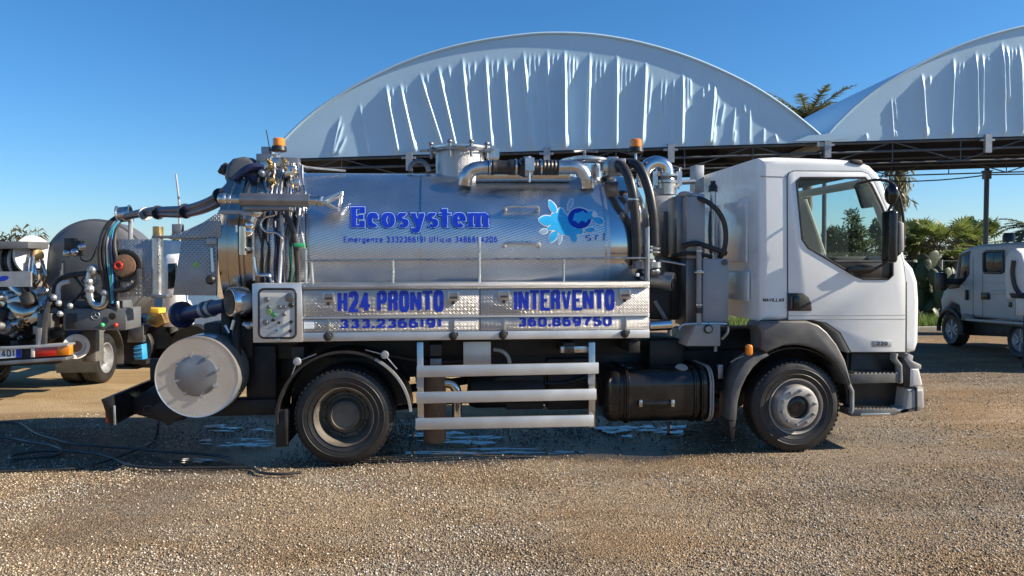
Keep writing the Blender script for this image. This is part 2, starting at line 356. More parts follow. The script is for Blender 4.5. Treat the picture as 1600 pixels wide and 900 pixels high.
# ------------------------------------------------------------------ stroke lettering
def arc(cx, cy, rx, ry, a0, a1, n=14):
    return [(cx + rx * math.cos(R(a0 + (a1 - a0) * i / n)), cy + ry * math.sin(R(a0 + (a1 - a0) * i / n))) for i in range(n + 1)]
def blk(x0, y0, x1, y1, r=.28):
    """closed rounded rectangle, counter-clockwise"""
    ry = r * .8; p = []
    for cx, cy, a in ((x1 - r, y0 + ry, -90), (x1 - r, y1 - ry, 0), (x0 + r, y1 - ry, 90), (x0 + r, y0 + ry, 180)):
        p += arc(cx, cy, r, ry, a, a + 90, 6)
    return p + [p[0]]
def glyph(c):
    """centre-line strokes in the unit box (capitals 0..1; lower case x-height .66)"""
    X = .66
    G = {
     'H': [[(0, 0), (0, 1)], [(1, 0), (1, 1)], [(0, .5), (1, .5)]], 'I': [[(.5, 0), (.5, 1)]],
     'P': [[(0, 0), (0, 1)], [(0, 1), (.6, 1)] + arc(.6, .74, .4, .26, 90, -90, 10) + [(0, .48)]],
     'R': [[(0, 0), (0, 1)], [(0, 1), (.6, 1)] + arc(.6, .76, .4, .24, 90, -90, 10) + [(0, .52)], [(.55, .52), (.8, .48), (.92, .36), (.95, 0)]],
     'O': [blk(0, 0, 1, 1, .42)], '0': [blk(0, 0, 1, 1, .44)], 'N': [[(0, 0), (0, 1)], [(1, 0), (1, 1)], [(0.02, 1), (.98, 0)]],
     'T': [[(.5, 0), (.5, 1)], [(0, 1), (1, 1)]], 'V': [[(0, 1), (.46, .02)], [(1, 1), (.54, .02)]],
     'E': [[(0, 0), (0, 1)], [(0, 1), (1, 1)], [(0, .5), (.9, .5)], [(0, 0), (1, 0)]], 'L': [[(0, 0), (0, 1)], [(0, 0), (1, 0)]],
     'M': [[(0, 0), (0, 1)], [(1, 0), (1, 1)], [(0, 1), (.5, .1), (1, 1)]], 'A': [[(0, 0), (.5, 1), (1, 0)], [(.2, .35), (.8, .35)]],
     'D': [[(0, 0), (0, 1)], [(0, 1), (.5, 1)] + arc(.5, .5, .5, .5, 90, -90, 14) + [(0, 0)]],
     'U': [[(0, 1)] + arc(.5, .35, .5, .35, 180, 360, 12) + [(1, 1)]],
     '1': [[(.55, 0), (.55, 1)], [(.55, 1), (.12, .78)]],
     '2': [arc(.5, .70, .5, .30, 170, 0, 10) + [(.95, .55), (.5, .3), (.02, 0)], [(.0, 0), (1, 0)]],
     '3': [arc(.48, .76, .46, .24, 150, -90, 12), arc(.48, .26, .52, .26, 90, -150, 12)],
     '4': [[(.72, 0), (.72, 1)], [(.70, 1), (0, .28)], [(-.04, .27), (1.05, .27)]],
     '5': [[(.95, 1), (.12, 1), (.06, .55)], arc(.48, .31, .52, .31, 140, -150, 14)],
     '6': [arc(.5, .31, .5, .31, 0, 360, 18), arc(.52, .5, .52, .5, 55, 190, 12)],
     '9': [arc(.5, .69, .5, .31, 0, 360, 18), arc(.48, .5, .52, .5, 235, 370, 12)],
     '7': [[(0, 1), (1, 1)], [(.98, 1), (.55, .5), (.38, 0)]],
     '8': [arc(.5, .76, .44, .24, 0, 360, 16), arc(.5, .26, .5, .26, 0, 360, 16)],
     '.': [[(.5, 0), (.5, .02)]],
     'a': [arc(.5, X / 2, .5, X / 2, 0, 360, 16), [(1, 0), (1, X)]],
     'c': [arc(.5, X / 2, .5, X / 2, 45, 315, 14)],
     'e': [arc(.5, X / 2, .5, X / 2, 0, 315, 16), [(0, X / 2), (1, X / 2)]],
     'o': [arc(.5, X / 2, .5, X / 2, 0, 360, 18)],
     's': [arc(.5, X * .75, .46, X * .25, 40, 260, 9) + arc(.5, X * .25, .5, X * .25, 80, -140, 9)],
     'm': [[(0, 0), (0, X)], arc(.25, X * .7, .25, X * .3, 180, 0, 8) + [(.5, 0)], arc(.75, X * .7, .25, X * .3, 180, 0, 8) + [(1, 0)]],
     'n': [[(0, 0), (0, X)], arc(.5, X * .6, .5, X * .4, 180, 0, 10) + [(1, 0)]],
     'r': [[(.2, 0), (.2, X)], arc(.7, X * .6, .5, X * .4, 180, 60, 7)],
     'g': [arc(.5, X / 2, .5, X / 2, 0, 360, 16), [(1, X), (1, -.1)] + arc(.5, -.08, .5, .2, 0, -150, 8)],
     'z': [[(0, X), (1, X)], [(1, X), (0, 0)], [(0, 0), (1, 0)]],
     'f': [arc(.75, .8, .4, .2, 80, 180, 6) + [(.35, 0)], [(0, X), (.8, X)]],
     'i': [[(.5, 0), (.5, X)], [(.5, .9), (.5, .98)]], 'l': [[(.5, 0), (.5, 1)]],
     't': [[(.4, .95), (.4, .15)] + arc(.75, .16, .35, .16, 180, 290, 6), [(-.3, X), (1.2, X)]],
     'y': [[(0, X), (.55, .02)], [(1, X), (.5, -.2)] + arc(.28, -.16, .2, .12, -30, -200, 8)],
    }
    return G.get(c, [])
WIDE = {'I': .32, '1': .55, '.': .3, 'i': .34, 'l': .34, 'm': 1.5, 'M': 1.3, 'N': 1.12, 'V': 1.06, 't': .7, 'r': .78, 'f': .62, ' ': .5, 's': .85, 'c': .88}
def serifs(c):
    X = .66; S = []
    def sf(x, y, w=.26): S.append([(x - w, y), (x + w, y)])
    if c == 'E': S += [[(-.32, 0), (.3, 0)], [(-.32, 1), (.3, 1)], [(1.0, 1.0), (1.0, .72)], [(1.0, 0), (1.0, .3)], [(.85, .38), (.85, .62)]]
    if c == 'm':
        for x in (0, .5, 1): sf(x, 0, .2)
        S.append([(-.16, X), (.02, X)])
    if c == 'y': sf(0, X, .28); sf(1, X, .24)
    if c == 'c': S.append([(.9, X * .62), (.9, X * .9)])
    return S
def lettering(text, x0, y0, x1, y1, h, surf, off, w=.6, tv=.2, th=.16, gap=.1, grow=0.0, serif=False, close=True):
    """flat lettering from photo pixel (x0, y0) to (x1, y1) along the base line, capitals h px tall, thrown on a surface"""
    pos = []; x = 0
    for c in text:
        cw = w * WIDE.get(c, 1.0); pos.append((c, x, cw)); x += cw + gap
    total = x - gap; sx = math.hypot(x1 - x0, y1 - y0) / total
    ex = Vector((x1 - x0, y1 - y0)).normalized(); ey = Vector((ex.y, -ex.x))
    mb = MB(); layer = 0
    for c, cx, cw in pos:
        S = [(q, 1) for q in glyph(c)] + ([(q, 0) for q in serifs(c)] if serif else [])
        for st, kind in S:
            tvv = min(tv, cw * .9)
            P = [Vector((cx + tvv / 2 + a * (cw - tvv), th / 2 + b * (1 - th))) for a, b in st]
            if len(P) == 2 and st[0][1] == st[1][1] and kind:
                if st[0][0] < .02: P[0].x -= tvv / 2
                if st[1][0] > .98: P[1].x += tvv / 2
            if len(P) == 2 and c == '.': P = [Vector((cx + cw / 2, 0)), Vector((cx + cw / 2, th * 1.3))]
            Q = [P[0]]
            for a, b in zip(P, P[1:]):
                k = max(1, int((b - a).length / .16))
                for i in range(1, k + 1): Q.append(a + (b - a) * (i / k))
            clo = (Q[0] - Q[-1]).length < 1e-6 and len(Q) > 4
            vs = []; layer += 1; n = len(Q)
            for i in range(n):
                if clo: t = Q[(i + 1) % (n - 1)] - Q[(i - 1) % (n - 1)] if i not in (0, n - 1) else Q[1] - Q[n - 2]
                else: t = Q[min(i + 1, n - 1)] - Q[max(i - 1, 0)]
                t = t.normalized(); nn = Vector((-t.y, t.x))
                hw = (abs(nn.x) * tv + abs(nn.y) * th) / 2
                if abs(t.x) > .05 and abs(t.y) > .5 and len(P) == 2: hw *= .72
                hw += grow
                e = Vector((0, 0))
                if grow and not clo and i in (0, n - 1): e = t * (grow if i else -grow)
                for sg in (1, -1): vs.append(Q[i] + e + nn * hw * sg)
            wv = []
            for p in vs:
                px = Vector((x0, y0)) + ex * (p.x * sx) + ey * (p.y * h)
                wv.append(surf(px.x, px.y, off + layer * 4e-5))
            fs = [(2 * i, 2 * i + 1, 2 * i + 3, 2 * i + 2) for i in range(n - 1)]
            mb.add(wv, fs)
    return mb
def flat_mesh(mb, name):
    me = bpy.data.meshes.new(name); me.from_pydata([tuple(p) for p in mb.v], [], mb.f); me.update(); return me

# ------------------------------------------------------------------ ground
def groundmat():
    m = bpy.data.materials.new('gravel ground'); m.use_nodes = True; MATS['ground'] = m
    n = m.node_tree.nodes; l = m.node_tree.links; b = n['Principled BSDF']; b.inputs['Roughness'].default_value = .9; b.inputs['Specular IOR Level'].default_value = .2
    tc = n.new('ShaderNodeTexCoord')
    def noise(sc, det=5, rough=.6):
        t = n.new('ShaderNodeTexNoise'); t.inputs['Scale'].default_value = sc; t.inputs['Detail'].default_value = det; t.inputs['Roughness'].default_value = rough
        l.new(tc.outputs['Object'], t.inputs['Vector']); return t.outputs['Fac']
    def ramp(src, stops):
        cr = n.new('ShaderNodeValToRGB'); e = cr.color_ramp.elements
        e[0].position, e[0].color = stops[0][0], (*stops[0][1], 1); e[1].position, e[1].color = stops[-1][0], (*stops[-1][1], 1)
        for p, c in stops[1:-1]:
            k = e.new(p); k.color = (*c, 1)
        l.new(src, cr.inputs[0]); return cr.outputs[0]
    def mix(f, a, c, mode='MIX'):
        x = n.new('ShaderNodeMix'); x.data_type = 'RGBA'; x.blend_type = mode
        if isinstance(f, (int, float)): x.inputs[0].default_value = f
        else: l.new(f, x.inputs[0])
        l.new(a, x.inputs[6]); l.new(c, x.inputs[7]); return x.outputs[2]
    big = ramp(noise(.35, 6), [(.34, (.385, .28, .175)), (.5, (.305, .24, .17)), (.64, (.24, .21, .175))])
    fine = ramp(noise(28, 4, .75), [(.3, (.62, .6, .58)), (.5, (.95, .95, .95)), (.7, (1.3, 1.28, 1.25))])
    vo = n.new('ShaderNodeTexVoronoi'); vo.inputs['Scale'].default_value = 75; l.new(tc.outputs['Object'], vo.inputs['Vector'])
    hs = n.new('ShaderNodeSeparateColor'); l.new(vo.outputs['Color'], hs.inputs[0])
    peb = ramp(hs.outputs[0], [(0, (.42, .40, .38)), (.45, (.9, .88, .86)), (.8, (1.15, 1.12, 1.08)), (1, (1.7, 1.68, 1.66))])
    c = mix(1, big, fine, 'MULTIPLY'); c = mix(.85, c, mix(1, c, peb, 'MULTIPLY'))
    # sandy, finer, lighter dirt on the yard to the left behind the lorries
    sp = n.new('ShaderNodeSeparateXYZ'); l.new(tc.outputs['Object'], sp.inputs[0])
    mr = n.new('ShaderNodeMapRange'); mr.inputs[1].default_value = 9.6; mr.inputs[2].default_value = 10.6; l.new(sp.outputs[1], mr.inputs[0])
    mr2 = n.new('ShaderNodeMapRange'); mr2.inputs[1].default_value = 2; mr2.inputs[2].default_value = -1; l.new(sp.outputs[0], mr2.inputs[0])
    mm = n.new('ShaderNodeMath'); mm.operation = 'MULTIPLY'; l.new(mr.outputs[0], mm.inputs[0]); l.new(mr2.outputs[0], mm.inputs[1])
    sand = ramp(noise(2.2, 6), [(.3, (.42, .305, .17)), (.7, (.48, .36, .21))])
    c = mix(mm.outputs[0], c, sand)
    # damp brown streaks
    st = n.new('ShaderNodeMapping'); st.inputs['Scale'].default_value = (.35, 1.6, 1); l.new(tc.outputs['Object'], st.inputs[0])
    t2 = n.new('ShaderNodeTexNoise'); t2.inputs['Scale'].default_value = 1.1; t2.inputs['Detail'].default_value = 6; l.new(st.outputs[0], t2.inputs['Vector'])
    dk = ramp(t2.outputs['Fac'], [(.42, (1, 1, 1)), (.56, (.82, .74, .64)), (.72, (.68, .58, .47))])
    c = mix(.85, c, mix(1, c, dk, 'MULTIPLY'))
    # wet gravel round the puddles, with the tanker's ground shade painted in too
    wn_ = noise(1.3, 6); damp_shade = None
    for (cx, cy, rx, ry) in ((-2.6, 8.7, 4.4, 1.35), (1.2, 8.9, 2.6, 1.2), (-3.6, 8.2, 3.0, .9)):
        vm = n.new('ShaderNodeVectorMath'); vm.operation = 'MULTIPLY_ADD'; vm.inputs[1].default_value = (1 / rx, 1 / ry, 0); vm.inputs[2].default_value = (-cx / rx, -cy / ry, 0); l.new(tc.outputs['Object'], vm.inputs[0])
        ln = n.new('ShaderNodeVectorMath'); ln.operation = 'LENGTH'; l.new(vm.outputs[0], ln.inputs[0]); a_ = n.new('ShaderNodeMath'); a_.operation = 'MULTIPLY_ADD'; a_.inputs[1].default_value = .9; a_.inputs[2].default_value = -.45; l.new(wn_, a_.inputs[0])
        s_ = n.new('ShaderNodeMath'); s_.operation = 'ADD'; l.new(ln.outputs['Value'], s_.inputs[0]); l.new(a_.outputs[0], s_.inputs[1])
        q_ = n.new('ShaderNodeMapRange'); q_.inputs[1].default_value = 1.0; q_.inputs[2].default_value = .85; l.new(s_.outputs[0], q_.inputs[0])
        if damp_shade is None: damp_shade = q_.outputs[0]
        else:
            mx_ = n.new('ShaderNodeMath'); mx_.operation = 'MAXIMUM'; l.new(damp_shade, mx_.inputs[0]); l.new(q_.outputs[0], mx_.inputs[1]); damp_shade = mx_.outputs[0]
    wet_shade = n.new('ShaderNodeRGB'); wet_shade.outputs[0].default_value = (.30, .29, .29, 1)
    c = mix(damp_shade, c, mix(1, c, wet_shade.outputs[0], 'MULTIPLY'))
    rg = n.new('ShaderNodeMapRange'); rg.inputs[3].default_value = .9; rg.inputs[4].default_value = .35; l.new(damp_shade, rg.inputs[0]); l.new(rg.outputs[0], b.inputs['Roughness'])
    l.new(c, b.inputs['Base Color'])
    bn = n.new('ShaderNodeBump'); bn.inputs['Strength'].default_value = .9; bn.inputs['Distance'].default_value = .02
    ad = n.new('ShaderNodeMath'); ad.operation = 'ADD'; l.new(noise(30, 4, .7), ad.inputs[0]); l.new(vo.outputs['Distance'], ad.inputs[1])
    l.new(ad.outputs[0], bn.inputs['Height']); l.new(bn.outputs[0], b.inputs['Normal'])
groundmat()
def gz(x, y):
    fade = np.clip((np.hypot(x, y) - 3) / 2, 0, 1) * np.clip((60 - np.hypot(x, y)) / 30, 0, 1)
    return fade * (.012 * np.sin(1.9 * x + .7 * y) * np.sin(2.3 * y - .6 * x) + .008 * np.sin(4.1 * x + 1.3) * np.sin(3.7 * y + .5 * x)) - .012
xs = np.unique(np.concatenate([-np.geomspace(16, 900, 24), np.arange(-16, 24, .2), np.geomspace(24, 900, 24)]))
ys = np.unique(np.concatenate([-np.geomspace(2, 900, 24), np.arange(-2, 32, .2), np.geomspace(32, 1500, 26)]))
gx, gy = np.meshgrid(xs, ys); V = np.stack([gx, gy, gz(gx, gy)], -1).reshape(-1, 3)
nx = len(xs); ii, jj = np.meshgrid(np.arange(nx - 1), np.arange(len(ys) - 1)); k = (jj * nx + ii).ravel()
gm = np_mesh('ground', V, np.stack([k, k + 1, k + 1 + nx, k + nx], 1)); gm.polygons.foreach_set('use_smooth', [True] * len(gm.polygons))
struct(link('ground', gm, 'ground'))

def stonemat():
    m = bpy.data.materials.new('gravel stone'); m.use_nodes = True; MATS['stone'] = m
    n = m.node_tree.nodes; l = m.node_tree.links; b = n['Principled BSDF']; b.inputs['Roughness'].default_value = .85; b.inputs['Specular IOR Level'].default_value = .25
    g = n.new('ShaderNodeNewGeometry'); cr = n.new('ShaderNodeValToRGB'); e = cr.color_ramp.elements
    e[0].color = (.07, .06, .05, 1); e[1].color = (.78, .74, .68, 1); e[1].position = 1
    for p, c in ((.25, (.165, .135, .10)), (.5, (.335, .27, .195)), (.72, (.45, .385, .295)), (.9, (.60, .54, .45))):
        q = e.new(p); q.color = (*c, 1)
    l.new(g.outputs['Random Per Island'], cr.inputs[0])
    tc = n.new('ShaderNodeTexCoord'); t = n.new('ShaderNodeTexNoise'); t.inputs['Scale'].default_value = .8; t.inputs['Detail'].default_value = 5; l.new(tc.outputs['Object'], t.inputs['Vector'])
    c2 = n.new('ShaderNodeValToRGB'); k = c2.color_ramp.elements; k[0].position = .38; k[0].color = (1.04, .92, .77, 1); k[1].position = .62; k[1].color = (.95, .98, 1.02, 1); l.new(t.outputs['Fac'], c2.inputs[0])
    mx = n.new('ShaderNodeMix'); mx.data_type = 'RGBA'; mx.blend_type = 'MULTIPLY'; mx.inputs[0].default_value = 1; l.new(cr.outputs[0], mx.inputs[6]); l.new(c2.outputs[0], mx.inputs[7]); l.new(mx.outputs[2], b.inputs['Base Color'])
stonemat()
def stones(n, y0, y1, x_of, s0, s1, patch):
    y = y0 + (y1 - y0) * rng.random(n); lo, hi = x_of(y); x = lo + (hi - lo) * rng.random(n)
    p = np.sin(.9 * x + 1.7 * y) * np.sin(1.3 * y - .8 * x + 1) + .6 * np.sin(2.9 * x - .7 * y)
    keep = rng.random(n) < np.clip(.62 + patch * p, .08, 1); x, y = x[keep], y[keep]; n = len(x)
    s = s0 + (s1 - s0) * rng.random(n) ** 3.0
    base = np.array([(1, 0, 0), (-1, 0, 0), (0, 1, 0), (0, -1, 0), (0, 0, .75), (0, 0, -.6)], np.float32)
    fc = np.array([(0, 2, 4), (2, 1, 4), (1, 3, 4), (3, 0, 4), (2, 0, 5), (1, 2, 5), (3, 1, 5), (0, 3, 5)], np.int32)
    P = base[None] * (s * .5)[:, None, None] * rng.uniform(.6, 1.25, (n, 6, 1))
    a = rng.random(n) * 6.28; ca, sa = np.cos(a), np.sin(a)
    X = P[..., 0] * ca[:, None] - P[..., 1] * sa[:, None]; Y = P[..., 0] * sa[:, None] + P[..., 1] * ca[:, None]
    tl = rng.uniform(-.5, .5, n); Z = P[..., 2] + X * tl[:, None]
    Z += (gz(x, y) + s * .14)[:, None]
    V = np.stack([X + x[:, None], Y + y[:, None], Z], -1).reshape(-1, 3)
    Fc = (fc[None] + (np.arange(n) * 6)[:, None, None]).reshape(-1, 3)
    return V, Fc
A = stones(170000, 4.7, 7.9, lambda y: (-.70 * y, .70 * y), .004, .024, .60)
B = stones(80000, 7.9, 14.0, lambda y: (np.maximum(-.70 * y, -8.2), .70 * y), .007, .030, .60)
keepB = ~((B[0][B[1][:, 0], 0] < 3.2) & (B[0][B[1][:, 0], 1] > 10.3)); 
V = np.concatenate([A[0], B[0]]); Fc = np.concatenate([A[1], B[1][keepB] + len(A[0])])
go = link('gravel', np_mesh('gravel', V, Fc), 'stone'); struct(go, 'stuff')

# puddles under the tanker
def watermat():
    m = mat('puddle water', (.05, .05, .045), .03, var=.1, spec=.9, bump=.04, bs=6); m.node_tree.nodes['Principled BSDF'].inputs['Metallic'].default_value = .35
watermat()
def puddle(px0, px1, py0, py1, seed, k=3):
    rr = random.Random(seed); mb = MB()
    for q in range(k):
        fx = px0 + (px1 - px0) * rr.random(); fy = py0 + (py1 - py0) * rr.random()
        wx = (px1 - px0) * rr.uniform(.05, .2); wy = (py1 - py0) * rr.uniform(.05, .16)
        ph = [rr.uniform(0, 6.28) for _ in range(4)]; pts = []
        for i in range(40):
            a = 2 * math.pi * i / 40; m = 1 + .28 * math.sin(3 * a + ph[0]) + .18 * math.sin(5 * a + ph[1]) + .12 * math.sin(9 * a + ph[2])
            p = ground_pt(fx + wx * m * math.cos(a), fy + wy * m * math.sin(a), .006 + .0006 * q); pts.append(p)
        mb.add(pts, [tuple(range(40))])
    me = flat_mesh(mb, 'puddle'); o = link('puddle', me, 'puddle water'); o['kind'] = 'structure'
puddle(330, 420, 664, 674, 1, 9); puddle(322, 420, 685, 697, 5, 14); puddle(240, 330, 715, 723, 2, 10); puddle(640, 770, 676, 692, 3, 22); puddle(950, 1075, 665, 681, 4, 20); puddle(620, 900, 700, 710, 6, 8)

# ------------------------------------------------------------------ hangar
HF = Frame(ground_pt(1290, 222, 4.38).xy.to_3d(), R(.3))
EZ = 4.38
_e = [HF.T(a, b, 0) for a, b in ((462, 246), (900, 232.7), (1180, 226.5), (1288, 222.5), (1600, 210))]
_k = np.polyfit([q.x for q in _e], [q.z for q in _e], 1)
def ez(u): return float(_k[0] * u + _k[1])   # eaves tilted since the gable is turned so low sun lights its folds
hang = thing('hangar', 'large double-arched tent hangar of wrinkled pale blue fabric on steel trusses behind the vehicles', 'hangar'); HF.place(hang)
A1 = [(425, 241), (447, 215), (474, 188), (518, 156), (577, 122.5), (635.6, 96), (694, 77), (753, 63.8), (826, 54), (862, 52.3), (918, 53.7), (975.6, 61.8), (1033, 75.6), (1091, 95), (1149, 121), (1192, 144), (1235.6, 174.5), (1264.5, 197.6), (1285, 216)]
arch = HF.uz(A1, 0); U0, U1 = arch[0][0], arch[-1][0]; SPAN = U1 - U0
def arch_z(u, u0):
    t = min(1, max(0, (u - u0) / SPAN)); q = U0 + t * SPAN
    for (a, za), (b, zb) in zip(arch, arch[1:]):
        if a <= q <= b: return za + (zb - za) * (q - a) / (b - a) + _k[0] * (u0 - U0)
    return arch[-1][1] + _k[0] * (u0 - U0)
def arch_s(u, u0):   # smooth outline: averaged
    return sum(arch_z(u + d, u0) for d in (-.28, -.14, 0, .14, .28)) / 5 if SPAN * .03 < (u - u0) < SPAN * .97 else arch_z(u, u0)
Z2 = [(345, 525, 305, 710), (375, 630, 335, 712), (360, 560, 318, 700), (450, 460, 500, 710), (592, 370, 655, 700), (668, 365, 745, 700), (775, 310, 885, 655), (870, 275, 965, 690), (997, 235, 1045, 690), (1120, 225, 1152, 690), (1218, 235, 1252, 690), (1322, 205, 1370, 690), (1447, 195, 1465, 690), (1540, 200, 1540, 690),
      (620, 370, 640, 480), (695, 365, 712, 470), (805, 300, 825, 380), (920, 255, 940, 350), (1025, 240, 1035, 340), (1060, 235, 1062, 320), (1150, 230, 1160, 370), (1180, 225, 1180, 300), (1262, 225, 1268, 280), (1350, 200, 1352, 300), (1375, 200, 1392, 420), (1398, 200, 1402, 280), (1475, 195, 1476, 330), (1500, 195, 1500, 260), (1565, 200, 1566, 360), (1585, 205, 1582, 330), (745, 640, 755, 700), (1160, 600, 1165, 690), (1550, 620, 1560, 690)]
Z3 = [(75, 205, 80, 690), (212, 210, 200, 695), (360, 220, 355, 690), (515, 255, 495, 640), (715, 315, 708, 680), (888, 365, 858, 675), (910, 420, 875, 670), (1000, 480, 978, 670), (1080, 460, 1075, 675), (650, 565, 650, 680), (1155, 590, 1150, 670), (1215, 620, 1225, 670),
      (100, 215, 102, 360), (120, 215, 118, 320), (140, 220, 138, 280), (245, 225, 240, 420), (268, 230, 268, 350), (290, 235, 290, 310), (385, 245, 380, 400), (405, 250, 405, 390), (430, 255, 425, 360), (460, 250, 452, 320), (545, 305, 530, 500), (600, 340, 588, 540), (622, 335, 612, 510), (665, 335, 663, 440), (740, 315, 738, 470), (755, 320, 755, 420), (825, 370, 825, 430), (855, 345, 850, 390), (940, 460, 920, 560), (1048, 455, 1050, 500), (235, 620, 215, 690), (90, 620, 100, 690), (890, 600, 880, 670), (1000, 600, 990, 670)]
Z1 = [(735, 440, 748, 640), (902, 315, 920, 635), (1072, 235, 1052, 630), (1192, 205, 1195, 625), (1228, 210, 1222, 560), (1333, 155, 1343, 615), (755, 440, 765, 540), (945, 310, 945, 360), (1105, 245, 1085, 480), (1125, 240, 1120, 310), (1260, 205, 1260, 270), (1358, 160, 1365, 420), (1385, 165, 1385, 260), (1405, 165, 1405, 210), (940, 570, 935, 635), (1075, 570, 1065, 630), (1385, 560, 1360, 610), (600, 620, 602, 655), (760, 600, 765, 640)]
FOLD = [(430 + a / 3.404, 30 + b / 3.404, 430 + c / 3.404, 30 + d / 3.404) for a, b, c, d in Z2] + [(860 + a / 3.461, 30 + b / 3.461, 860 + c / 3.461, 30 + d / 3.461) for a, b, c, d in Z3] + [(1180 + a / 3.462, 30 + b / 3.462, 1180 + c / 3.462, 30 + d / 3.462) for a, b, c, d in Z1]
rr = random.Random(5)
for i in range(14):   # the second gable goes on past the frame in the same way
    x = 1590 + i * 45 + rr.uniform(-10, 10); FOLD.append((x, 75 - 3 * min(i, 6) + rr.uniform(-8, 8), x + rr.uniform(-6, 6), 205))
folds = []
for a, b, c, d in FOLD:
    p = HF.T(a, b, 0); q = HF.T(c, d, 0); L = q.z - p.z
    folds.append((p.x, p.z, q.x, q.z, 1.15 if abs(d - b) > 75 else .34))
def gable(u0):
    us = np.arange(u0, u0 + SPAN + .001, .0125); nz = 44
    tops = np.array([arch_s(u, u0) for u in us]); tz = np.linspace(0, 1, nz)
    Uu = np.repeat(us[:, None], nz, 1); eb = np.array([ez(u) for u in us])[:, None] - .01; Zz = eb + np.maximum(tops[:, None] - eb, .01) * tz[None]
    D = np.zeros_like(Uu)
    for (ua, za, ub, zb, amp) in folds:
        if max(ua, ub) < u0 - .5 or min(ua, ub) > u0 + SPAN + .5: continue
        s = np.clip((Zz - zb) / (za - zb), -.6, 1.6); uc = ub + (ua - ub) * s; w = .026 + .012 * np.clip(1 - s, 0, 1)
        w = w * (.7 + .5 * amp)
        env = np.clip((1.06 - s) / .25, 0, 1) * np.clip((s + .12) / .12, 0, 1)
        x = (Uu - uc) / w
        D += amp * env * (.060 * np.exp(-np.abs(x * 1.0) ** 1.6) + .010 * np.exp(-(x + 2.2) ** 2 / 4))
    D += .008 * np.sin(math.pi * tz)[None] * np.sin(Uu * 1.7 + 1)  # gentle bagging between the ribs
    edge = np.clip(tz / .06, 0, 1)[None] * np.clip((1 - tz) / .05, 0, 1)[None]
    V = np.stack([Uu, -D * edge, Zz], -1).reshape(-1, 3); n = len(us)
    i, j = np.meshgrid(np.arange(n - 1), np.arange(nz - 1), indexing='ij'); k = (i * nz + j).ravel()
    me = np_mesh('gable_cloth', V, np.stack([k, k + nz, k + nz + 1, k + 1], 1)); me.polygons.foreach_set('use_smooth', [True] * len(me.polygons))
    return me
LEN = 5.5
for gi, u0 in enumerate((U0, U1 + .06)):
    g = link('gable_cloth', gable(u0), 'membrane', hang)
    us = [u0 + SPAN * i / 60 for i in range(61)]
    hem = MB(); hem.tube([(u, -.02, arch_s(u, u0) + .01) for u in us], .026, 8); hem.build('hem', 'membrane', g)
    rf = MB(); n = len(us)
    vs = [(u, v, arch_s(u, u0) + .03) for v in (0, LEN) for u in us] + [(u, v, arch_s(u, u0) - .01) for v in (0, LEN) for u in us]
    fs = [(i, i + 1, n + i + 1, n + i) for i in range(n - 1)] + [(2 * n + i, 3 * n + i, 3 * n + i + 1, 2 * n + i + 1) for i in range(n - 1)]
    rf.add(vs, fs); rf.build('roof_cloth', 'membrane', hang)
    ln = MB(); vs = [(u, v, max(ez(u) - .06, arch_s(u, u0) - .08)) for v in (.12, LEN - .1) for u in us]
    ln.add(vs, [(i, i + 1, n + i + 1, n + i) for i in range(n - 1)])
    vs = [(u, LEN - .12, z) for z in (0, 1) for u in us]; vs = [(u, v, ez(u) - .06 if z == 0 else max(ez(u) - .03, arch_s(u, u0) - .06)) for u, v, z in vs]
    ln.add(vs, [(i, i + 1, n + i + 1, n + i) for i in range(n - 1)])
    vs = [(u, .14, b) for (u, v, b) in vs]; ln.add(vs, [(i, i + 1, n + i + 1, n + i) for i in range(n - 1)])
    ln.build('ceiling_shade', 'underside_shade', hang)  # added dark sheet; the shade inside the vault is painted as its colour
    for v in (.05, LEN * .5, LEN - .05):
        e0, e1 = ez(u0), ez(u0 + SPAN)
        c1 = MB(); c1.tube([(u0, v, e0 - .04), (u0 + SPAN, v, e1 - .04)], .03, 8); 
        if v < 4: c1.tube([(u0, v, e0 - .22), (u0 + SPAN, v, e1 - .22)], .026, 8); c1.tube([(u0, v, e0 - .45), (u0 + SPAN, v, e1 - .45)], .016, 8)
        tr = c1.build('eave_truss', 'hangar steel', hang)
        for i in range(8 if v < 4 else 0):
            a = u0 + SPAN * i / 8; b = u0 + SPAN * (i + 1) / 8
            d = MB(); d.tube([(a, v, ez(a) - .04 if i % 2 else ez(a) - .45), (b, v, ez(b) - .45 if i % 2 else ez(b) - .04)], .014, 6); d.build('truss_brace', 'hangar steel', tr)
            d = MB(); d.tube([(b, v, ez(b) - .04), (b, v, ez(b) - .45)], .012, 6); d.build('truss_post', 'hangar steel', tr)
def column(px, v, r, post=True):
    u = HF.T(px, 230, v).x; e = ez(u)
    if post:
        c = MB(); c.tube([(u, v + .06, -.3), (u, v + .06, e - .03)], r, 10); c.box(u - .15, u + .15, v - .1, v + .2, 0, .03)
        if v > 1: c.box(u - .10, u + .10, v - .04, v + .16, e - .16, e - .13); c.box(u - .08, u + .08, v - .02, v + .14, e - .36, e - .16)
        c.build('column', 'hangar steel', hang)
    if v < 1:
        bk = MB(); bk.box(u - .075, u + .05, v - .12, v - .05, e - .32, e + .04); bk.box(u - .16, u + .12, v - .10, v - .05, e - .09, e - .05); bk.build('column_bracket', 'galvanised', hang)
for px, post in ((430, 1), (641, 1), (855, 1), (1048, 1), (1291, 1), (1540, 0), (1790, 1)): column(px, .05, .045, bool(post))
for px in (900, 1190, 1545, 1850): column(px, LEN - .1, .062)
g = MB(); g.box(U1 - .12, U1 + .16, -.06, LEN, ez(U1) - .10, ez(U1) - .015); g.build('valley_gutter', 'galvanised', hang)
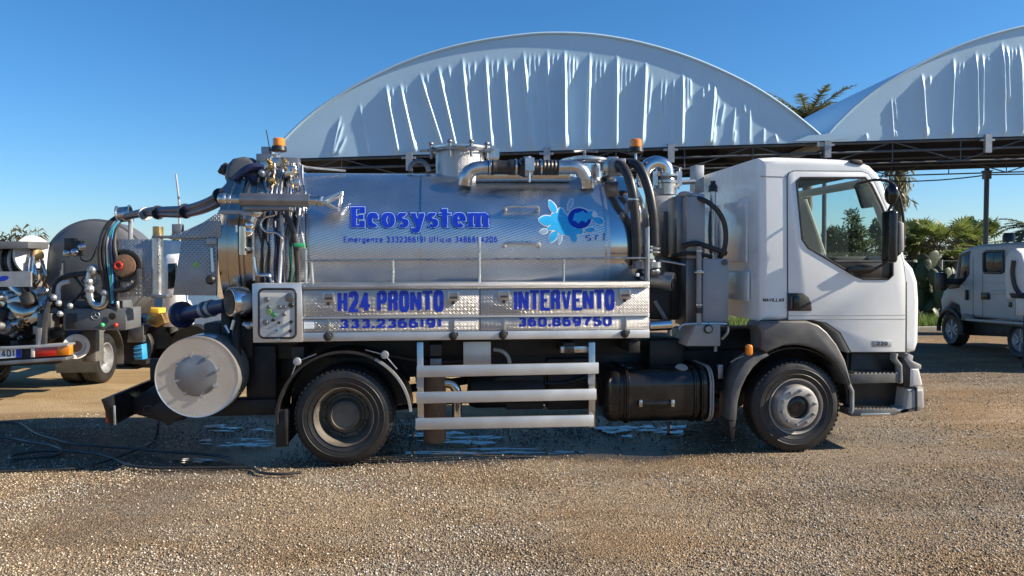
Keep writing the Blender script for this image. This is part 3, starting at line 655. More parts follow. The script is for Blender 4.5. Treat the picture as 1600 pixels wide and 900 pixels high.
cv = MB(); q = HF.T(1270, 212, -.1); g2 = HF.T(1262, 222, -.1); cv.prism(HF.uz([(1240, 221), (1262, 212), (1285, 210), (1296, 208), (1330, 214), (1300, 220)], -.1), -.13, -.1); cv.build('valley_flap', 'membrane', hang)
# ------------------------------------------------------------------ the tank truck
ga, gb = ground_pt(537, 729), ground_pt(1240, 708)
TF = Frame((ga + gb) / 2, math.atan2(gb.y - ga.y, gb.x - ga.x)); T = TF.T
truck = thing('tank_truck', 'white-cabbed vacuum tanker with a polished steel tank and blue lettering, nearest the camera', 'tank truck'); TF.place(truck)
def pb(mb, x0, y0, x1, y1, v0, v1):
    a, b = T(x0, y1, v0), T(x1, y0, v0); c, d = T(x0, y0, v0), T(x1, y1, v0)
    return mb.box((a.x + c.x) / 2, (b.x + d.x) / 2, v0, v1, (a.z + d.z) / 2, (b.z + c.z) / 2)
def pbox(name, m, x0, y0, x1, y1, v0, v1, parent=None, bevel=.004, label=None):
    return pb(MB(), x0, y0, x1, y1, v0, v1).build(name, m, parent or truck, bevel=bevel, label=label)
def ppoly(name, m, pts, v0, v1, parent=None, bevel=.004, r=0, label=None):
    mb = MB(); q = TF.uz(pts, v0)
    (mb.rprism(q, v0, v1, r) if r else mb.prism(q, v0, v1))
    return mb.build(name, m, parent or truck, bevel=0 if r else bevel, label=label)
def ptube(name, m, pts, r, parent=None, n=8, smooth=5, closed=False):
    """pts = (px, py, v)"""
    mb = MB(); mb.tube([T(*p) for p in pts], r, n, closed, smooth if len(pts) > 2 else 0); return mb.build(name, m, parent or truck)
def rrect(x0, y0, x1, y1, r, n=4):
    p = []
    for cx, cy, a in ((x1 - r, y0 + r, -90), (x1 - r, y1 - r, 0), (x0 + r, y1 - r, 90), (x0 + r, y0 + r, 180)):
        p += [(cx + r * math.cos(R(a + 90 * i / n)), cy + r * math.sin(R(a + 90 * i / n))) for i in range(n + 1)]
    return p

# --- wheels
def wheel(uc, zc, v0, front, sgn=1, r=.5, par=None, fm=None):
    """sgn=+1: outer face towards -v"""
    par = par or truck; ax = (0, sgn, 0); o = (uc, v0, zc); k = r / .5
    S = lambda pr: [(a * k, h) for a, h in pr]
    rim = MB()
    if front:
        rim.lathe(S([(.298, .06), (.306, .012), (.300, .004), (.288, .012), (.280, .05), (.272, .075), (.258, .08), (.246, .05), (.238, .0), (.228, -.032), (.205, -.044), (.15, -.046), (.128, -.044), (.124, -.01), (.124, .06)]), o, ax, 40, cap=False)
    else:
        rim.lathe(S([(.298, .06), (.308, .012), (.302, .003), (.290, .012), (.282, .05), (.262, .07), (.255, .12), (.25, .155), (.235, .17), (.205, .165), (.20, .15), (.195, .165), (.15, .17), (.001, .175)]), o, ax, 40, cap=False)
    rm = rim.build('wheel', fm or ('rim grey' if front else 'rim dark'), par, ang=40)
    ty = MB(); w = .285
    sw = [(.296, .05), (.306, .014), (.322, .006), (.345, .0), (.352, -.004), (.358, .0), (.385, -.006), (.405, -.0065), (.409, -.010), (.413, -.0065), (.43, -.004), (.462, .006), (.482, .02), (.496, .038), (.5, .05)]
    tr = []
    for a in (.085, .125, .165, .205): tr += [(.5, a - .006), (.486, a - .004), (.486, a + .004), (.5, a + .006)]
    ty.lathe(S(sw + tr + [(q, w - h) for q, h in sw[::-1]]), o, ax, 64, cap=False)
    for i in range(56):
        a = 2 * math.pi * i / 56; c, s2 = math.cos(a), math.sin(a); rot = Matrix(((c, 0, -s2), (0, 1, 0), (s2, 0, c)))
        for h0 in (.012, w - .05):
            y0, y1 = sorted((v0 + sgn * h0, v0 + sgn * (h0 + .038)))
            ty.box(uc + .478 * k, uc + .493 * k, y0, y1, zc - .013, zc + .013, rot, (uc, 0, zc))
    ty.build('tyre', 'rubber', rm, ang=28)
    hb = MB()
    if front:
        hb.lathe(S([(.122, .045), (.118, -.01), (.105, -.02), (.06, -.025), (.001, -.025)]), o, ax, 28, cap=False)
    else:
        hb.lathe(S([(.165, .16), (.16, .08), (.145, .06), (.13, .055), (.125, .07), (.001, .075)]), o, ax, 32, cap=False)
    hb.build('hub', 'gloss black' if front else 'rim dark', rm)
    nm = MB(); nm.lathe([(.017 * k, 0), (.017 * k, -.02), (.012 * k, -.032), (.001, -.034)], (0, 0, 0), ax, 6, cap=False); me = nm.mesh('wheel_nut')
    for i in range(10):
        a = 2 * math.pi * (i + .35) / 10; q = link('wheel_nut', me, 'steel' if front else 'rim dark', rm)
        rn = (.185 if front else .222) * k; q.location = (uc + rn * math.cos(a), v0 + sgn * (-.043 if front else .168), zc + rn * math.sin(a))
    return rm
mat('rim grey', (.40, .385, .36), .5, .35, var=.12, dirt=((.25, .2, .15), .5, 7), bump=.1, bs=40)
mat('rim dark', (.050, .046, .042), .6, .1, var=.3, vs=9, dirt=((.36, .29, .20), .45, 4.5), bump=.2, bs=40)
RW = T(536.5, 652, 0); FW = T(1246, 635, 0)
wheel(RW.x, .5, .02, False); wheel(RW.x, .5, .34, False); wheel(FW.x, .497, .02, True)
wheel(RW.x, .5, 2.42, False, -1); wheel(RW.x, .5, 2.10, False, -1); wheel(FW.x, .497, 2.42, True, -1)

# --- chassis and the dark works below the deck
ch = MB()
for v in (.78, 1.56): ch.box(-4.55, 3.4, v, v + .09, .78, 1.03)
for u in (-4.5, -3.4, -1.4, -.3, .9, 2.0, 3.2): ch.box(u, u + .1, .86, 1.57, .82, .99)
ch.build('chassis', 'chassis', truck, bevel=.006)
ax = MB(); ax.cyl((RW.x, .5, .5), (RW.x, 1.95, .5), .09, 14); ax.ball((RW.x, 1.22, .5), .22, 14, (1, 1.1, 1)); ax.box(RW.x - .6, RW.x + .6, .74, .84, .60, .70); ax.box(RW.x - .6, RW.x + .6, 1.6, 1.7, .60, .70)
ax.tube([(RW.x, 1.22, .5), (-.6, 1.22, .72), (1.4, 1.22, .85)], .05, 10); ax.build('rear_axle', 'chassis', truck)
ax = MB(); ax.cyl((FW.x, .3, .5), (FW.x, 2.15, .5), .07, 12); ax.box(FW.x - .7, FW.x + .7, .74, .84, .58, .66); ax.box(FW.x - .7, FW.x + .7, 1.6, 1.7, .58, .66); ax.build('front_axle', 'chassis', truck)
eng = MB(); eng.box(1.5, 3.3, .9, 1.55, .55, 1.25); eng.box(.6, 1.6, 1.0, 1.45, .6, 1.0); eng.build('engine', 'chassis', truck, bevel=.05)
sub = MB(); sub.box(-3.9, .75, .62, .74, 1.03, 1.25); sub.box(-3.9, .75, 1.66, 1.78, 1.03, 1.25); sub.box(-3.2, .7, .5, 1.95, 1.2, 1.262)
for u in (-3.8, -2.9, -1.5, -.1, .6): sub.box(u, u + .12, .1, 2.3, 1.10, 1.22)
sub.build('subframe', 'chassis', truck, bevel=.006)
mz = MB(); mz.box(-1.35, -.35, .9, 1.5, .75, 1.0); mz.box(-.25, .55, .95, 1.9, .75, 1.15); mz.lathe([(.001, 0), (.17, .02), (.2, .1), (.2, .8), (.17, .88), (.001, .9)], (-1.1, .75, .62), (1, 0, 0), 20)
mz.box(-3.0 + .9, -1.5, 1.7, 2.2, .7, 1.1); mz.build('air_reservoir', 'chassis', truck, bevel=.02)

# --- tank
VC, TR_, ZC = 1.2, .865, 2.235
def cylhit(x, y, rad=TR_):
    o, d = TF.local_ray(x, y); oy, oz = o.y - VC, o.z - ZC
    a = d.y ** 2 + d.z ** 2; b = 2 * (oy * d.y + oz * d.z); c = oy * oy + oz * oz - rad * rad; D = b * b - 4 * a * c
    t = (-b - math.sqrt(max(D, 0))) / (2 * a); return o + d * t
def tsurf(x, y, off): return cylhit(x, y, TR_ + .004 + off)
ub0 = cylhit(396, 350).x; ub1 = cylhit(946, 300).x; uf = cylhit(988, 345).x; ud = cylhit(341, 360).x
tk = MB(); tk.lathe([(TR_, 0), (TR_, ub1 - ub0)], (ub0, VC, ZC), (1, 0, 0), 96, cap=False)
tank = tk.build('tank', 'tank steel', truck)
def dish(n=10, dep=.33): return [(max(.001, TR_ * math.cos(math.pi / 2 * i / n) ** .75), dep * math.sin(math.pi / 2 * i / n)) for i in range(n + 1)]
fd = MB(); fd.lathe([(TR_ + .002, 0), (TR_ + .002, uf - ub1)] + [(r, uf - ub1 + h) for r, h in dish()[1:]], (ub1, VC, ZC), (1, 0, 0), 96, cap=False); fd.build('front_dish', 'smooth tank steel', tank, ang=60)
for i, x in enumerate((546 / 3.478 + 500, 946)):
    b = MB(); u = cylhit(x, 350).x; b.lathe([(TR_ - .01, -.012), (TR_ + .005, -.008), (TR_ + .005, .008), (TR_ - .01, .012)], (u, VC, ZC), (1, 0, 0), 96, cap=False); b.build('weld_seam', 'smooth tank steel', tank)
db = MB(); db.lathe([(TR_ * max(.001, math.cos(math.pi / 2 * (1 - i / 8)) ** .75) if i else .001, -.22 + .22 * math.sin(math.pi / 2 * i / 8) ) for i in range(9)] + [(TR_ + .01, 0), (TR_ + .01, ub0 - ud)], (ud, VC, ZC), (1, 0, 0), 80, cap=False)
db.build('rear_door', 'band steel', truck, ang=50)
for x0, x1, rr_ in ((352, 355, .018), (368, 374, .05), (377, 381, .05), (394, 397, .03)):
    a = cylhit(x0, 360).x; b = cylhit(x1, 360).x; f = MB(); f.lathe([(TR_, 0), (TR_ + rr_, 0), (TR_ + rr_, b - a), (TR_, b - a)], (a, VC, ZC), (1, 0, 0), 80, cap=False); f.build('door_flange', 'band steel', truck, bevel=.004)
sd_ = MB()
for u in (-2.9, -1.2, .35): sd_.box(u, u + .12, .55, 1.85, 1.24, 1.55)
sd_.build('tank_saddle', 'dull steel', truck)
# lettering on the tank
for g, m, of in ((.075, 'blue vinyl', 0), (.04, 'pale vinyl', .003), (0.006, 'blue vinyl', .006)):
    lb = lettering('Ecosystem', 549, 354.5, 763, 354.5, 31, tsurf, of, w=.66, tv=.235, th=.085, gap=.12, grow=g, serif=True)
    link('company_name', flat_mesh(lb, 'company_name'), m, tank)
lb = lettering('Emergenze 3332366191 Ufficio 3486694206', 537, 379, 777, 379, 9.5, tsurf, .001, w=.62, tv=.17, th=.15, gap=.17)
link('phone_line', flat_mesh(lb, 'phone_line'), 'blue vinyl', tank)
lb = lettering('s.r.l.', 914, 375.5, 949, 375.5, 14, tsurf, .004, w=.62, tv=.17, th=.1, gap=.04); link('company_suffix', flat_mesh(lb, 'company_suffix'), 'white vinyl', tank)
lb = lettering('s.r.l.', 914.6, 375.8, 949.6, 375.8, 12.6, tsurf, .005, w=.62, tv=.11, th=.06, gap=.04); link('company_suffix', flat_mesh(lb, 'company_suffix'), 'blue vinyl', tank)
# water-splash emblem
def blobpoly(cx, cy, a, b, ang, n=18, tear=0.0):
    p = []
    for i in range(n):
        t = 2 * math.pi * i / n; x = a * math.cos(t); y = b * math.sin(t) * (1 + tear * math.cos(t)); c, s = math.cos(R(ang)), math.sin(R(ang))
        p.append((cx + x * c - y * s, cy + x * s + y * c))
    return p
zz = lambda x, y: (800 + x / 4.5, 200 + y / 4.5)
pet = [(285, 552, 48, 20, 62), (345, 588, 26, 20, 70), (408, 538, 40, 14, -68), (238, 650, 48, 34, 8), (282, 700, 34, 18, -20), (222, 727, 26, 15, -10), (290, 765, 42, 24, -60), (336, 778, 36, 13, -82), (430, 765, 40, 22, 65), (470, 722, 30, 22, 25), (546, 716, 36, 16, -5), (606, 650, 40, 22, 20), (570, 600, 30, 14, 35)]
body = [(282, 602), (325, 592), (375, 598), (400, 632), (425, 690), (462, 716), (458, 752), (405, 760), (366, 752), (325, 735), (285, 702), (262, 652)]
drop = blobpoly(475, 635, 82, 72, 10, 26)
flame = [(425, 650), (440, 600), (470, 595), (500, 580), (520, 600), (548, 580), (572, 588), (560, 612), (580, 640), (540, 640), (520, 665), (490, 650), (465, 672), (450, 655)]
def decal(name, m, polys, off, grow=0):
    mb = MB()
    for i, P in enumerate(polys):
        cx = sum(p[0] for p in P) / len(P); cy = sum(p[1] for p in P) / len(P); vs = []
        for (x, y) in P:
            if grow: d = math.hypot(x - cx, y - cy); x += (x - cx) / d * grow; y += (y - cy) / d * grow
            vs.append(tsurf(*zz(x, y), off + i * 5e-5))
        c = tsurf(*zz(cx, cy), off + i * 5e-5); n = len(vs); mb.add(vs + [c], [(k, (k + 1) % n, n) for k in range(n)])
    return link(name, flat_mesh(mb, name), m, tank)
pp = [blobpoly(*p, tear=.25) for p in pet]
decal('splash_emblem', 'white vinyl', pp + [body, drop], .001, 7); decal('splash_emblem', 'cyan vinyl', pp[:2] + pp[3:5] + pp[6:7] + pp[8:12] + [body], .003)
decal('splash_emblem', 'blue vinyl', [drop], .0045); decal('splash_emblem', 'cyan vinyl', [flame], .006); decal('splash_emblem', 'pale vinyl', [pp[2], pp[5], pp[7]], .003)
# grab handles on the tank
for x0, x1, y in ((789, 841, 325), (788, 843, 382)):
    o = .07; yy = y
    q = [cylhit(x0, yy), None, None, cylhit(x1, yy + 0.5)]; a = tsurf(x0, yy - 2, o); b = tsurf(x1, yy - 2, o)
    mb = MB(); mb.tube([q[0] + Vector((0, 0, -.02)), tsurf(x0 + 1, yy + 3, o * .6), a + Vector((.03, 0, 0)), b - Vector((.03, 0, 0)), tsurf(x1 - 1, yy + 3, o * .6), q[3] + Vector((0, 0, -.02))], .017, 10, smooth=4); mb.build('grab_handle', 'steel', tank)
# --- deck rail
rl = MB(); rl.tube([T(478, 407.5, .05), T(1013, 403, .05)], .012, 8); rail = rl.build('hand_rail', 'steel', truck)
for x, y0 in ((478, 388), (614, 407), (749, 370), (881, 405), (1013, 354), (486, 407)):
    m = MB(); m.tube([T(x, y0, .05), T(x - (0 if x != 486 else -3), 445, .05)], .013 if x != 749 else .016, 8); m.build('rail_post', 'steel', rail)

# --- side lockers with the blue lettering
lk = MB(); pb(lk, 473, 446, 1014.5, 530, .02, .48); lockers = lk.build('side_locker', 'tread plate', truck, bevel=.003)
def psurf(v):
    return lambda x, y, off: T(x, y, v - off)
for n_, m_, x0, yl, yr, h, v in (('deck_lip', 'tread plate', 472, 443, 440, 9, -.01),):
    mb = MB(); mb.prism(TF.uz([(x0, yl), (1015, yr), (1015.5, yr + h), (x0, yl + h)], -.03), -.03, .46); mb.build(n_, m_, lockers, bevel=.003)
mb = MB(); mb.prism(TF.uz([(472, 520.5), (1015, 515.5), (1015, 528), (472, 533.5)], -.02), -.02, .12); mb.build('sill_channel', 'bright channel' if 'bright channel' in MATS else 'aluminium', lockers, bevel=.004)
ld = MB()
def yl(a, b, x): return a + (b - a) * (x - 472) / (1015 - 472)
for x0, x1 in ((474, 748.5), (751, 1013)):
    mb = MB(); mb.prism(TF.uz([(x0, yl(453.5, 451, x0)), (x1, yl(453.5, 451, x1)), (x1, yl(495, 490.5, x1)), (x0, yl(495, 490.5, x0))], 0), -.006, .02); mb.build('locker_door', 'tread plate', lockers, bevel=.003)
    mb = MB(); mb.prism(TF.uz([(x0, yl(499.5, 494.5, x0)), (x1, yl(499.5, 494.5, x1)), (x1, yl(518.5, 514, x1)), (x0, yl(518.5, 514, x0))], 0), -.002, .02); mb.build('lower_panel', 'tread plate', lockers, bevel=.003)
mb = MB(); mb.prism(TF.uz([(472, 495.4), (1015, 491), (1015, 493.8), (472, 498.6)], -.012), -.014, .02); mb.build('locker_ledge', 'aluminium', lockers, bevel=.002)
lb = lettering('H24 PRONTO', 527.5, 488.5, 693.5, 486.5, 33, psurf(-.0075), 0, w=.54, tv=.212, th=.15, gap=.055); link('slogan', flat_mesh(lb, 'slogan'), 'blue vinyl', lockers)
lb = lettering('INTERVENTO', 803.5, 486, 960.5, 484.5, 32.5, psurf(-.0075), 0, w=.54, tv=.212, th=.15, gap=.055); link('slogan', flat_mesh(lb, 'slogan'), 'blue vinyl', lockers)
lb = lettering('333.2366191', 530, 513, 691, 511.5, 14, psurf(-.0035), 0, w=1.25, tv=.40, th=.2, gap=.2); link('phone_number', flat_mesh(lb, 'phone_number'), 'blue vinyl', lockers)
lb = lettering('360.869750', 809, 510.5, 956, 509, 14.5, psurf(-.0035), 0, w=1.25, tv=.40, th=.2, gap=.2); link('phone_number', flat_mesh(lb, 'phone_number'), 'blue vinyl', lockers)
for x, y in ((513, 464), (708.5, 462.5), (787.5, 461), (977, 459)):
    mb = MB(); q = rrect(x - 9, y - 8, x + 9, y + 8, 2); mb.prism(TF.uz(q, -.012), -.016, -.004); lt = mb.build('latch', 'steel', lockers, bevel=.002)
    mb = MB(); mb.prism(TF.uz(rrect(x - 6.5, y - 5.5, x + 6.5, y + 5, 1.5), -.018), -.0175, -.01); mb.build('latch_cup', 'dull steel', lt)
    mb = MB(); pb(mb, x - 5, y + 1, x + 6, y + 3, -.028, -.015); pb(mb, x - 2.5, y + 8, x + 1.5, y + 13, -.02, -.005); mb.build('latch_paddle', 'black plastic', lt)
for x, y in ((512, 526), (708, 525), (786, 523.5), (976.5, 521.5)):
    mb = MB(); c = T(x, y, -.03); mb.lathe([(.001, -.03), (.035, -.02), (.045, 0), (.04, .02)], c, (0, 1, 0), 12); mb.box(c.x - .03, c.x + .05, -.04, -.02, c.z + .0, c.z + .035); kb = mb.build('door_stay', 'black plastic', lockers)
    mb = MB(); pb(mb, x + 1, y - 27, x + 2.5, y - 4, -.012, -.002); mb.build('stay_rod', 'steel', kb)
pbox('label_plate', 'white vinyl', 475, 503, 490, 513.5, -.006, 0, lockers, 0)
# --- control cabinet with its window
ct = MB(); pb(ct, 394.5, 443, 472, 535, -.03, .5); cab_ = ct.build('control_cabinet', 'aluminium', truck, bevel=.006)
fr = rrect(404.5, 451.5, 462.5, 528, 8, 5)
mb = MB(); mb.tube([Vector((u, -.034, z)) for u, z in TF.uz(fr, -.034)], .011, 8, closed=True); mb.build('window_seal', 'black plastic', cab_)
mb = MB(); mb.prism(TF.uz(rrect(405, 452, 462, 527.5, 8, 5), -.033), -.0335, -.0305); sf = mb.build('gauge_board', 'screen face', cab_)
for x, y, r, m in ((453, 465, 7, 'dull steel'), (455, 477, 4, 'black plastic'), (420, 480, 3, 'dull steel'), (437, 480, 3, 'dull steel'), (428, 492, 3.5, 'indicator green'), (444, 491, 3, 'dull steel'), (427, 500, 2.5, 'black plastic'), (436, 504, 2, 'black plastic'), (455, 503, 2.5, 'black plastic'), (415, 504, 4, 'dull steel'), (421, 487, 4, 'sticker green'), (417, 468, 4, 'dull steel'), (454, 517, 2.5, 'black plastic'), (433, 516, 2, 'blue crate'), (445, 480, 3, 'dull steel')):
    c = T(x, y, -.034); mb = MB(); mb.lathe([(r / 150, 0), (r / 150, -.012), (r / 200, -.018), (.001, -.018)], c, (0, 1, 0), 14); mb.build('gauge', m, cab_)
mb = MB(); mb.prism(TF.uz(rrect(406, 453, 461, 526.5, 7, 5), -.058), -.058, -.055); mb.build('cabinet_window', 'clear glass', cab_)
pbox('cabinet_catch', 'steel', 430, 529, 438, 534, -.045, -.03, cab_)

# --- side guard
gd = MB(); gd.prism(TF.uz([(651, 572.2), (935.5, 566.7), (935.5, 584), (651, 590)], 0), 0, .035); guard = gd.build('guard_rail', 'guard paint' if 'guard paint' in MATS else 'aluminium', truck, bevel=.006)
for p in ([(650.5, 613.3), (932, 607.8), (932, 625), (650.5, 631)], [(649, 654.2), (928, 648.7), (928, 666.5), (649, 672)]):
    g = MB(); g.prism(TF.uz(p, 0), 0, .035); g.build('guard_rail', 'aluminium', truck, bevel=.006)
for x in (657, 925): pbox('guard_post', 'steel', x - 5, 535, x + 5, 668, .04, .09)
mb = MB(); pb(mb, 651, 575, 661, 606, .036, .06); pb(mb, 919, 570, 929, 600, .036, .06); mb.build('guard_bracket', 'galvanised', truck)
pbox('hanging_plate', 'aluminium', 724, 534, 767, 572, .3, .33)
pbox('cross_tube', 'steel', 876, 541, 923, 551, .1, .2)
ptube('air_hose', 'galvanised', [(772, 546, .3), (785, 549, .25), (794, 558, .25), (797, 572, .3)], .022, smooth=5)
s = MB(); c = T(679, 630, .5); s.lathe([(.001, -.42), (.12, -.42), (.125, -.4), (.125, .36), (.11, .4), (.001, .4)], c, (0, 0, 1), 20); s.build('silencer', 'rust', truck)
ptube('exhaust_elbow', 'bright steel', [(695, 598, .5), (706, 600, .5), (713, 610, .5), (714, 630, .5), (714, 660, .5)], .055, n=12, smooth=5)
ptube('air_hose', 'hose black', [(560, 556, .4), (620, 558, .4), (680, 566, .5), (740, 560, .6)], .02); ptube('air_hose', 'hose black', [(740, 600, .7), (800, 590, .6), (870, 600, .7), (930, 585, .6)], .025)
ptube('air_hose', 'hose black', [(600, 640, .9), (700, 628, .8), (820, 622, .9), (930, 610, .8)], .03)
pbox('valve_block', 'chassis', 790, 585, 850, 640, .6, .9, bevel=.02); pbox('valve_block', 'chassis', 855, 560, 920, 640, .7, 1.2, bevel=.02); pbox('valve_block', 'dull steel', 672, 560, 690, 580, .4, .55, bevel=.01)
# rear mudguard: a thin arched sheet
def arcstrip(name, m, cu, cz, r, a0, a1, v0, v1, t=.012, n=26, par=None):
    o = [(cu + r * math.cos(R(a0 + (a1 - a0) * i / n)), cz + r * math.sin(R(a0 + (a1 - a0) * i / n))) for i in range(n + 1)]
    i_ = [(cu + (r - t) * math.cos(R(a0 + (a1 - a0) * i / n)), cz + (r - t) * math.sin(R(a0 + (a1 - a0) * i / n))) for i in range(n + 1)]
    mb = MB(); k = n + 1; vs = [(u, v0, z) for u, z in o] + [(u, v0, z) for u, z in i_] + [(u, v1, z) for u, z in o] + [(u, v1, z) for u, z in i_]
    fs = []
    for j in range(n): fs += [(j, j + 1, k + j + 1, k + j), (2 * k + j, 3 * k + j, 3 * k + j + 1, 2 * k + j + 1), (j, 2 * k + j, 2 * k + j + 1, j + 1), (k + j, k + j + 1, 3 * k + j + 1, 3 * k + j)]
    fs += [(0, k, 3 * k, 2 * k), (n, 2 * k + n, 3 * k + n, k + n)]
    mb.add(vs, fs); return mb.build(name, m, par or truck)
mg = arcstrip('mudguard', 'black plastic', RW.x + .01, .50, .675, 4, 184, .0, .62, .016)
arcstrip('mudguard_edge', 'light grey plastic', RW.x + .01, .50, .683, 4, 62, -.012, .02, .026, 12, mg); arcstrip('mudguard_edge', 'black plastic', RW.x + .01, .50, .683, 62, 184, -.010, .015, .024, 20, mg)
arcstrip('mudguard', 'black plastic', RW.x + .01, .50, .675, 4, 184, 1.82, 2.44, .016)
wh = MB(); wh.prism([(RW.x + .01 + .66 * math.cos(R(a)), .5 + .66 * math.sin(R(a))) for a in range(0, 185, 12)], .635, .66); wh.build('wheel_well_shade', 'black plastic', truck)  # black plate added to stand for the shadow between tyre and mudguard
pbox('tail_box', 'chassis', 384, 540, 432, 642, .55, 1.9, bevel=.02)
ppoly('mud_flap', 'rubber', [(429, 640), (452, 640), (451, 698), (431, 699)], .05, .07); pbox('mud_flap', 'rubber', 444, 640, 449, 695, .02, .6)
for x, y in ((464, 565), (601, 554.5)):
    mb = MB(); mb.lathe([(.001, -.02), (.035, -.015), (.042, 0), (.042, .02), (.001, .02)], T(x, y, -.01), (0, 1, 0), 14); kb = mb.build('stay_clamp', 'galvanised', mg)
    s = 1 if x < 500 else -1
    ptube('stay_wire', 'steel', [(x, y, -.01), (x + 30 * s, y - 12 + (4 if s < 0 else 0), .0)], .006, kb); ptube('stay_wire', 'steel', [(x, y, -.01), (x - 8 * s * (1 if s > 0 else 2.4), y + 22, .0)], .007, kb)

# --- fuel tank
ft = MB(); a, b = T(946, 620, .1), T(1116, 616, .1); z1, z0 = T(1030, 577, .14).z, T(1030, 661, .14).z; zc_ = (z0 + z1) / 2; hh = (z1 - z0) / 2
sec = [(.1 + .38 + x, zc_ + z) for x, z in rrect(-.38, -hh, .38, hh, .17, 6)]
ks = [(0, .55), (.02, .8), (.06, .95), (.12, 1.0), (.15, 1.0), (.16, .965), (.2, .965), (.21, 1.0), (b.x - a.x - .2, 1.0), (b.x - a.x - .19, .965), (b.x - a.x - .15, .965), (b.x - a.x - .14, 1), (b.x - a.x - .05, .98), (b.x - a.x, .9)]
n = len(sec); vs = []; fs = []
for du, kk in ks:
    for (y, z) in sec: vs.append((a.x + du, .48 + (y - .48) * kk, zc_ + (z - zc_) * kk))
for i in range(len(ks) - 1):
    for j in range(n): fs.append((i * n + j, i * n + (j + 1) % n, (i + 1) * n + (j + 1) % n, (i + 1) * n + j))
fs += [tuple(range(n)), tuple(range((len(ks) - 1) * n, len(ks) * n))]; ft.add(vs, fs); ftank = ft.build('fuel_tank', 'gloss black', truck, ang=45)
for x, m, w in ((1087, 'gloss black', .03), (1098, 'gloss black', .03), (1111, 'light grey plastic', .045), (981, 'gloss black', .03)):
    u = T(x, 620, .08).x; mb = MB(); mb.tube([(u, .48 + (y - .48) * 1.03, zc_ + (z - zc_) * 1.03) for y, z in sec], .011, 6, closed=True)
    mb.tube([(u + w * .6, .48 + (y - .48) * 1.03, zc_ + (z - zc_) * 1.03) for y, z in sec], .011, 6, closed=True); mb.build('tank_strap', m, ftank)
c = T(1063.5, 585, .28); mb = MB(); mb.lathe([(.05, -.06), (.05, .03), (.068, .03), (.072, .045), (.072, .085), (.06, .1), (.001, .1)], c, (0, -.5, 1), 18); mb.build('fuel_cap', 'light grey plastic', ftank)
ppoly('tank_step', 'gloss black', [(998, 628), (1056, 627), (1058, 634), (996, 635)], .07, .12, ftank, .01)
for x in (1001, 1051): pbox('step_clip', 'steel', x - 2, 625, x + 3, 636, .06, .1, ftank)
pbox('mount_bracket', 'rust', 1124, 632, 1139, 655, .3, .6); pbox('mount_bracket', 'dull steel', 1122, 570, 1130, 592, .2, .25)
# ------------------------------------------------------------------ cab
CV0, CV1 = .05, 2.36
prof = [(1189, 502), (1187, 262), (1187, 246), (1215, 244.5), (1262, 246), (1311, 248), (1344, 251), (1362, 258), (1375, 271), (1383, 287), (1398, 328), (1409, 372), (1417, 404), (1430, 419), (1437, 440), (1439, 470), (1438, 535), (1433, 550), (1415, 552), (1329, 552), (1312, 521), (1290, 506), (1262, 500)]
cp = TF.uz(prof, CV0)
CU0 = cp[1][0]
shell = MB(); shell.rprism(cp, CV0, CV1, .075, 5)
def tri(mb, name, mi):
    me = mb.mesh(name); me.materials.append(MATS[mi]); return me
cav = MB(); cav.box(CU0 + .12, T(1372, 300, .1).x, .14, CV1 - .09, 1.45, T(1300, 262, .1).z)
cav.f = cav.f; 
WIN = [(1244, 284), (1250, 278), (1300, 278), (1351, 278), (1361, 289), (1377, 322), (1391, 362), (1394, 400), (1394, 430), (1388, 436), (1349, 436), (1336, 431), (1262, 387), (1253, 374)]
wp = TF.uz(WIN, CV0)
wc = MB(); wc.prism(wp, -.3, 3)
# windscreen opening: follows the slope of the front
ws = TF.uz([(1300, 287), (1374, 287), (1470, 287), (1500, 400), (1340, 400), (1340, 300)], CV0)
wsc = MB(); wsc.prism(ws, .20, CV1 - .15)
cabmesh = bool_cut(tri(shell, 'cab', 'white paint'), [tri(cav, 'cav', 'cab trim'), tri(wc, 'wc', 'cab trim'), tri(wsc, 'wsc', 'cab trim')])
cabo = link('cab', cabmesh, None, truck)
if not cabmesh.materials: cabmesh.materials.append(MATS['white paint'])
# interior
ci = MB(); zb = T(1300, 405, .1).z
ci.box(CU0 + .13, CU0 + .17, .16, CV1 - .11, 1.46, T(1300, 264, .1).z - .02); ci.build('rear_trim', 'cab trim', cabo)
ci = MB(); zt = T(1300, 263, .1).z; ci.box(CU0 + .18, T(1360, 300, .1).x, .16, CV1 - .11, zt - .06, zt - .012); ci.build('headliner', 'cab trim', cabo)
ci = MB(); ci.box(T(1318, 400, .1).x, T(1400, 400, .1).x, .16, CV1 - .11, 1.5, zb - .06); ci.box(T(1335, 400, .1).x, T(1398, 400, .1).x, .5, 1.9, zb - .07, zb + .03); ci.build('dashboard', 'cab trim', cabo, bevel=.04)
for v in (.42, 1.55):
    st = MB(); u = CU0 + .42; st.box(u, u + .5, v, v + .5, 1.46, 1.72); st.box(u - .14, u + .02, v + .02, v + .48, 1.66, 2.34, Matrix.Rotation(R(-8), 3, 'Y')); st.box(u - .17, u - .07, v + .12, v + .38, 2.36, 2.56); st.build('seat', 'seat cloth', cabo, bevel=.05, seg=3)
sw = MB(); cc = Vector((T(1345, 400, .1).x, 1.72, zb + .02)); axs = Vector((-.5, 0, .86)); x = Vector((0, 1, 0)); y = axs.cross(x)
sw.tube([cc + (x * math.cos(a) + y * math.sin(a)) * .21 for a in np.linspace(0, 2 * math.pi, 25)[:-1]], .016, 8, closed=True); sw.tube([cc - x * .2, cc + x * .2], .02); sw.tube([cc, cc - axs * .3], .03); sw.build('steering_wheel', 'black plastic', cabo)
ci = MB(); ci.tube([T(1256, 312, 2.12), T(1270, 352, 2.12), T(1286, 398, 2.12)], .042, 10); ci.build('pillar_trim', 'cab trim beige', cabo)
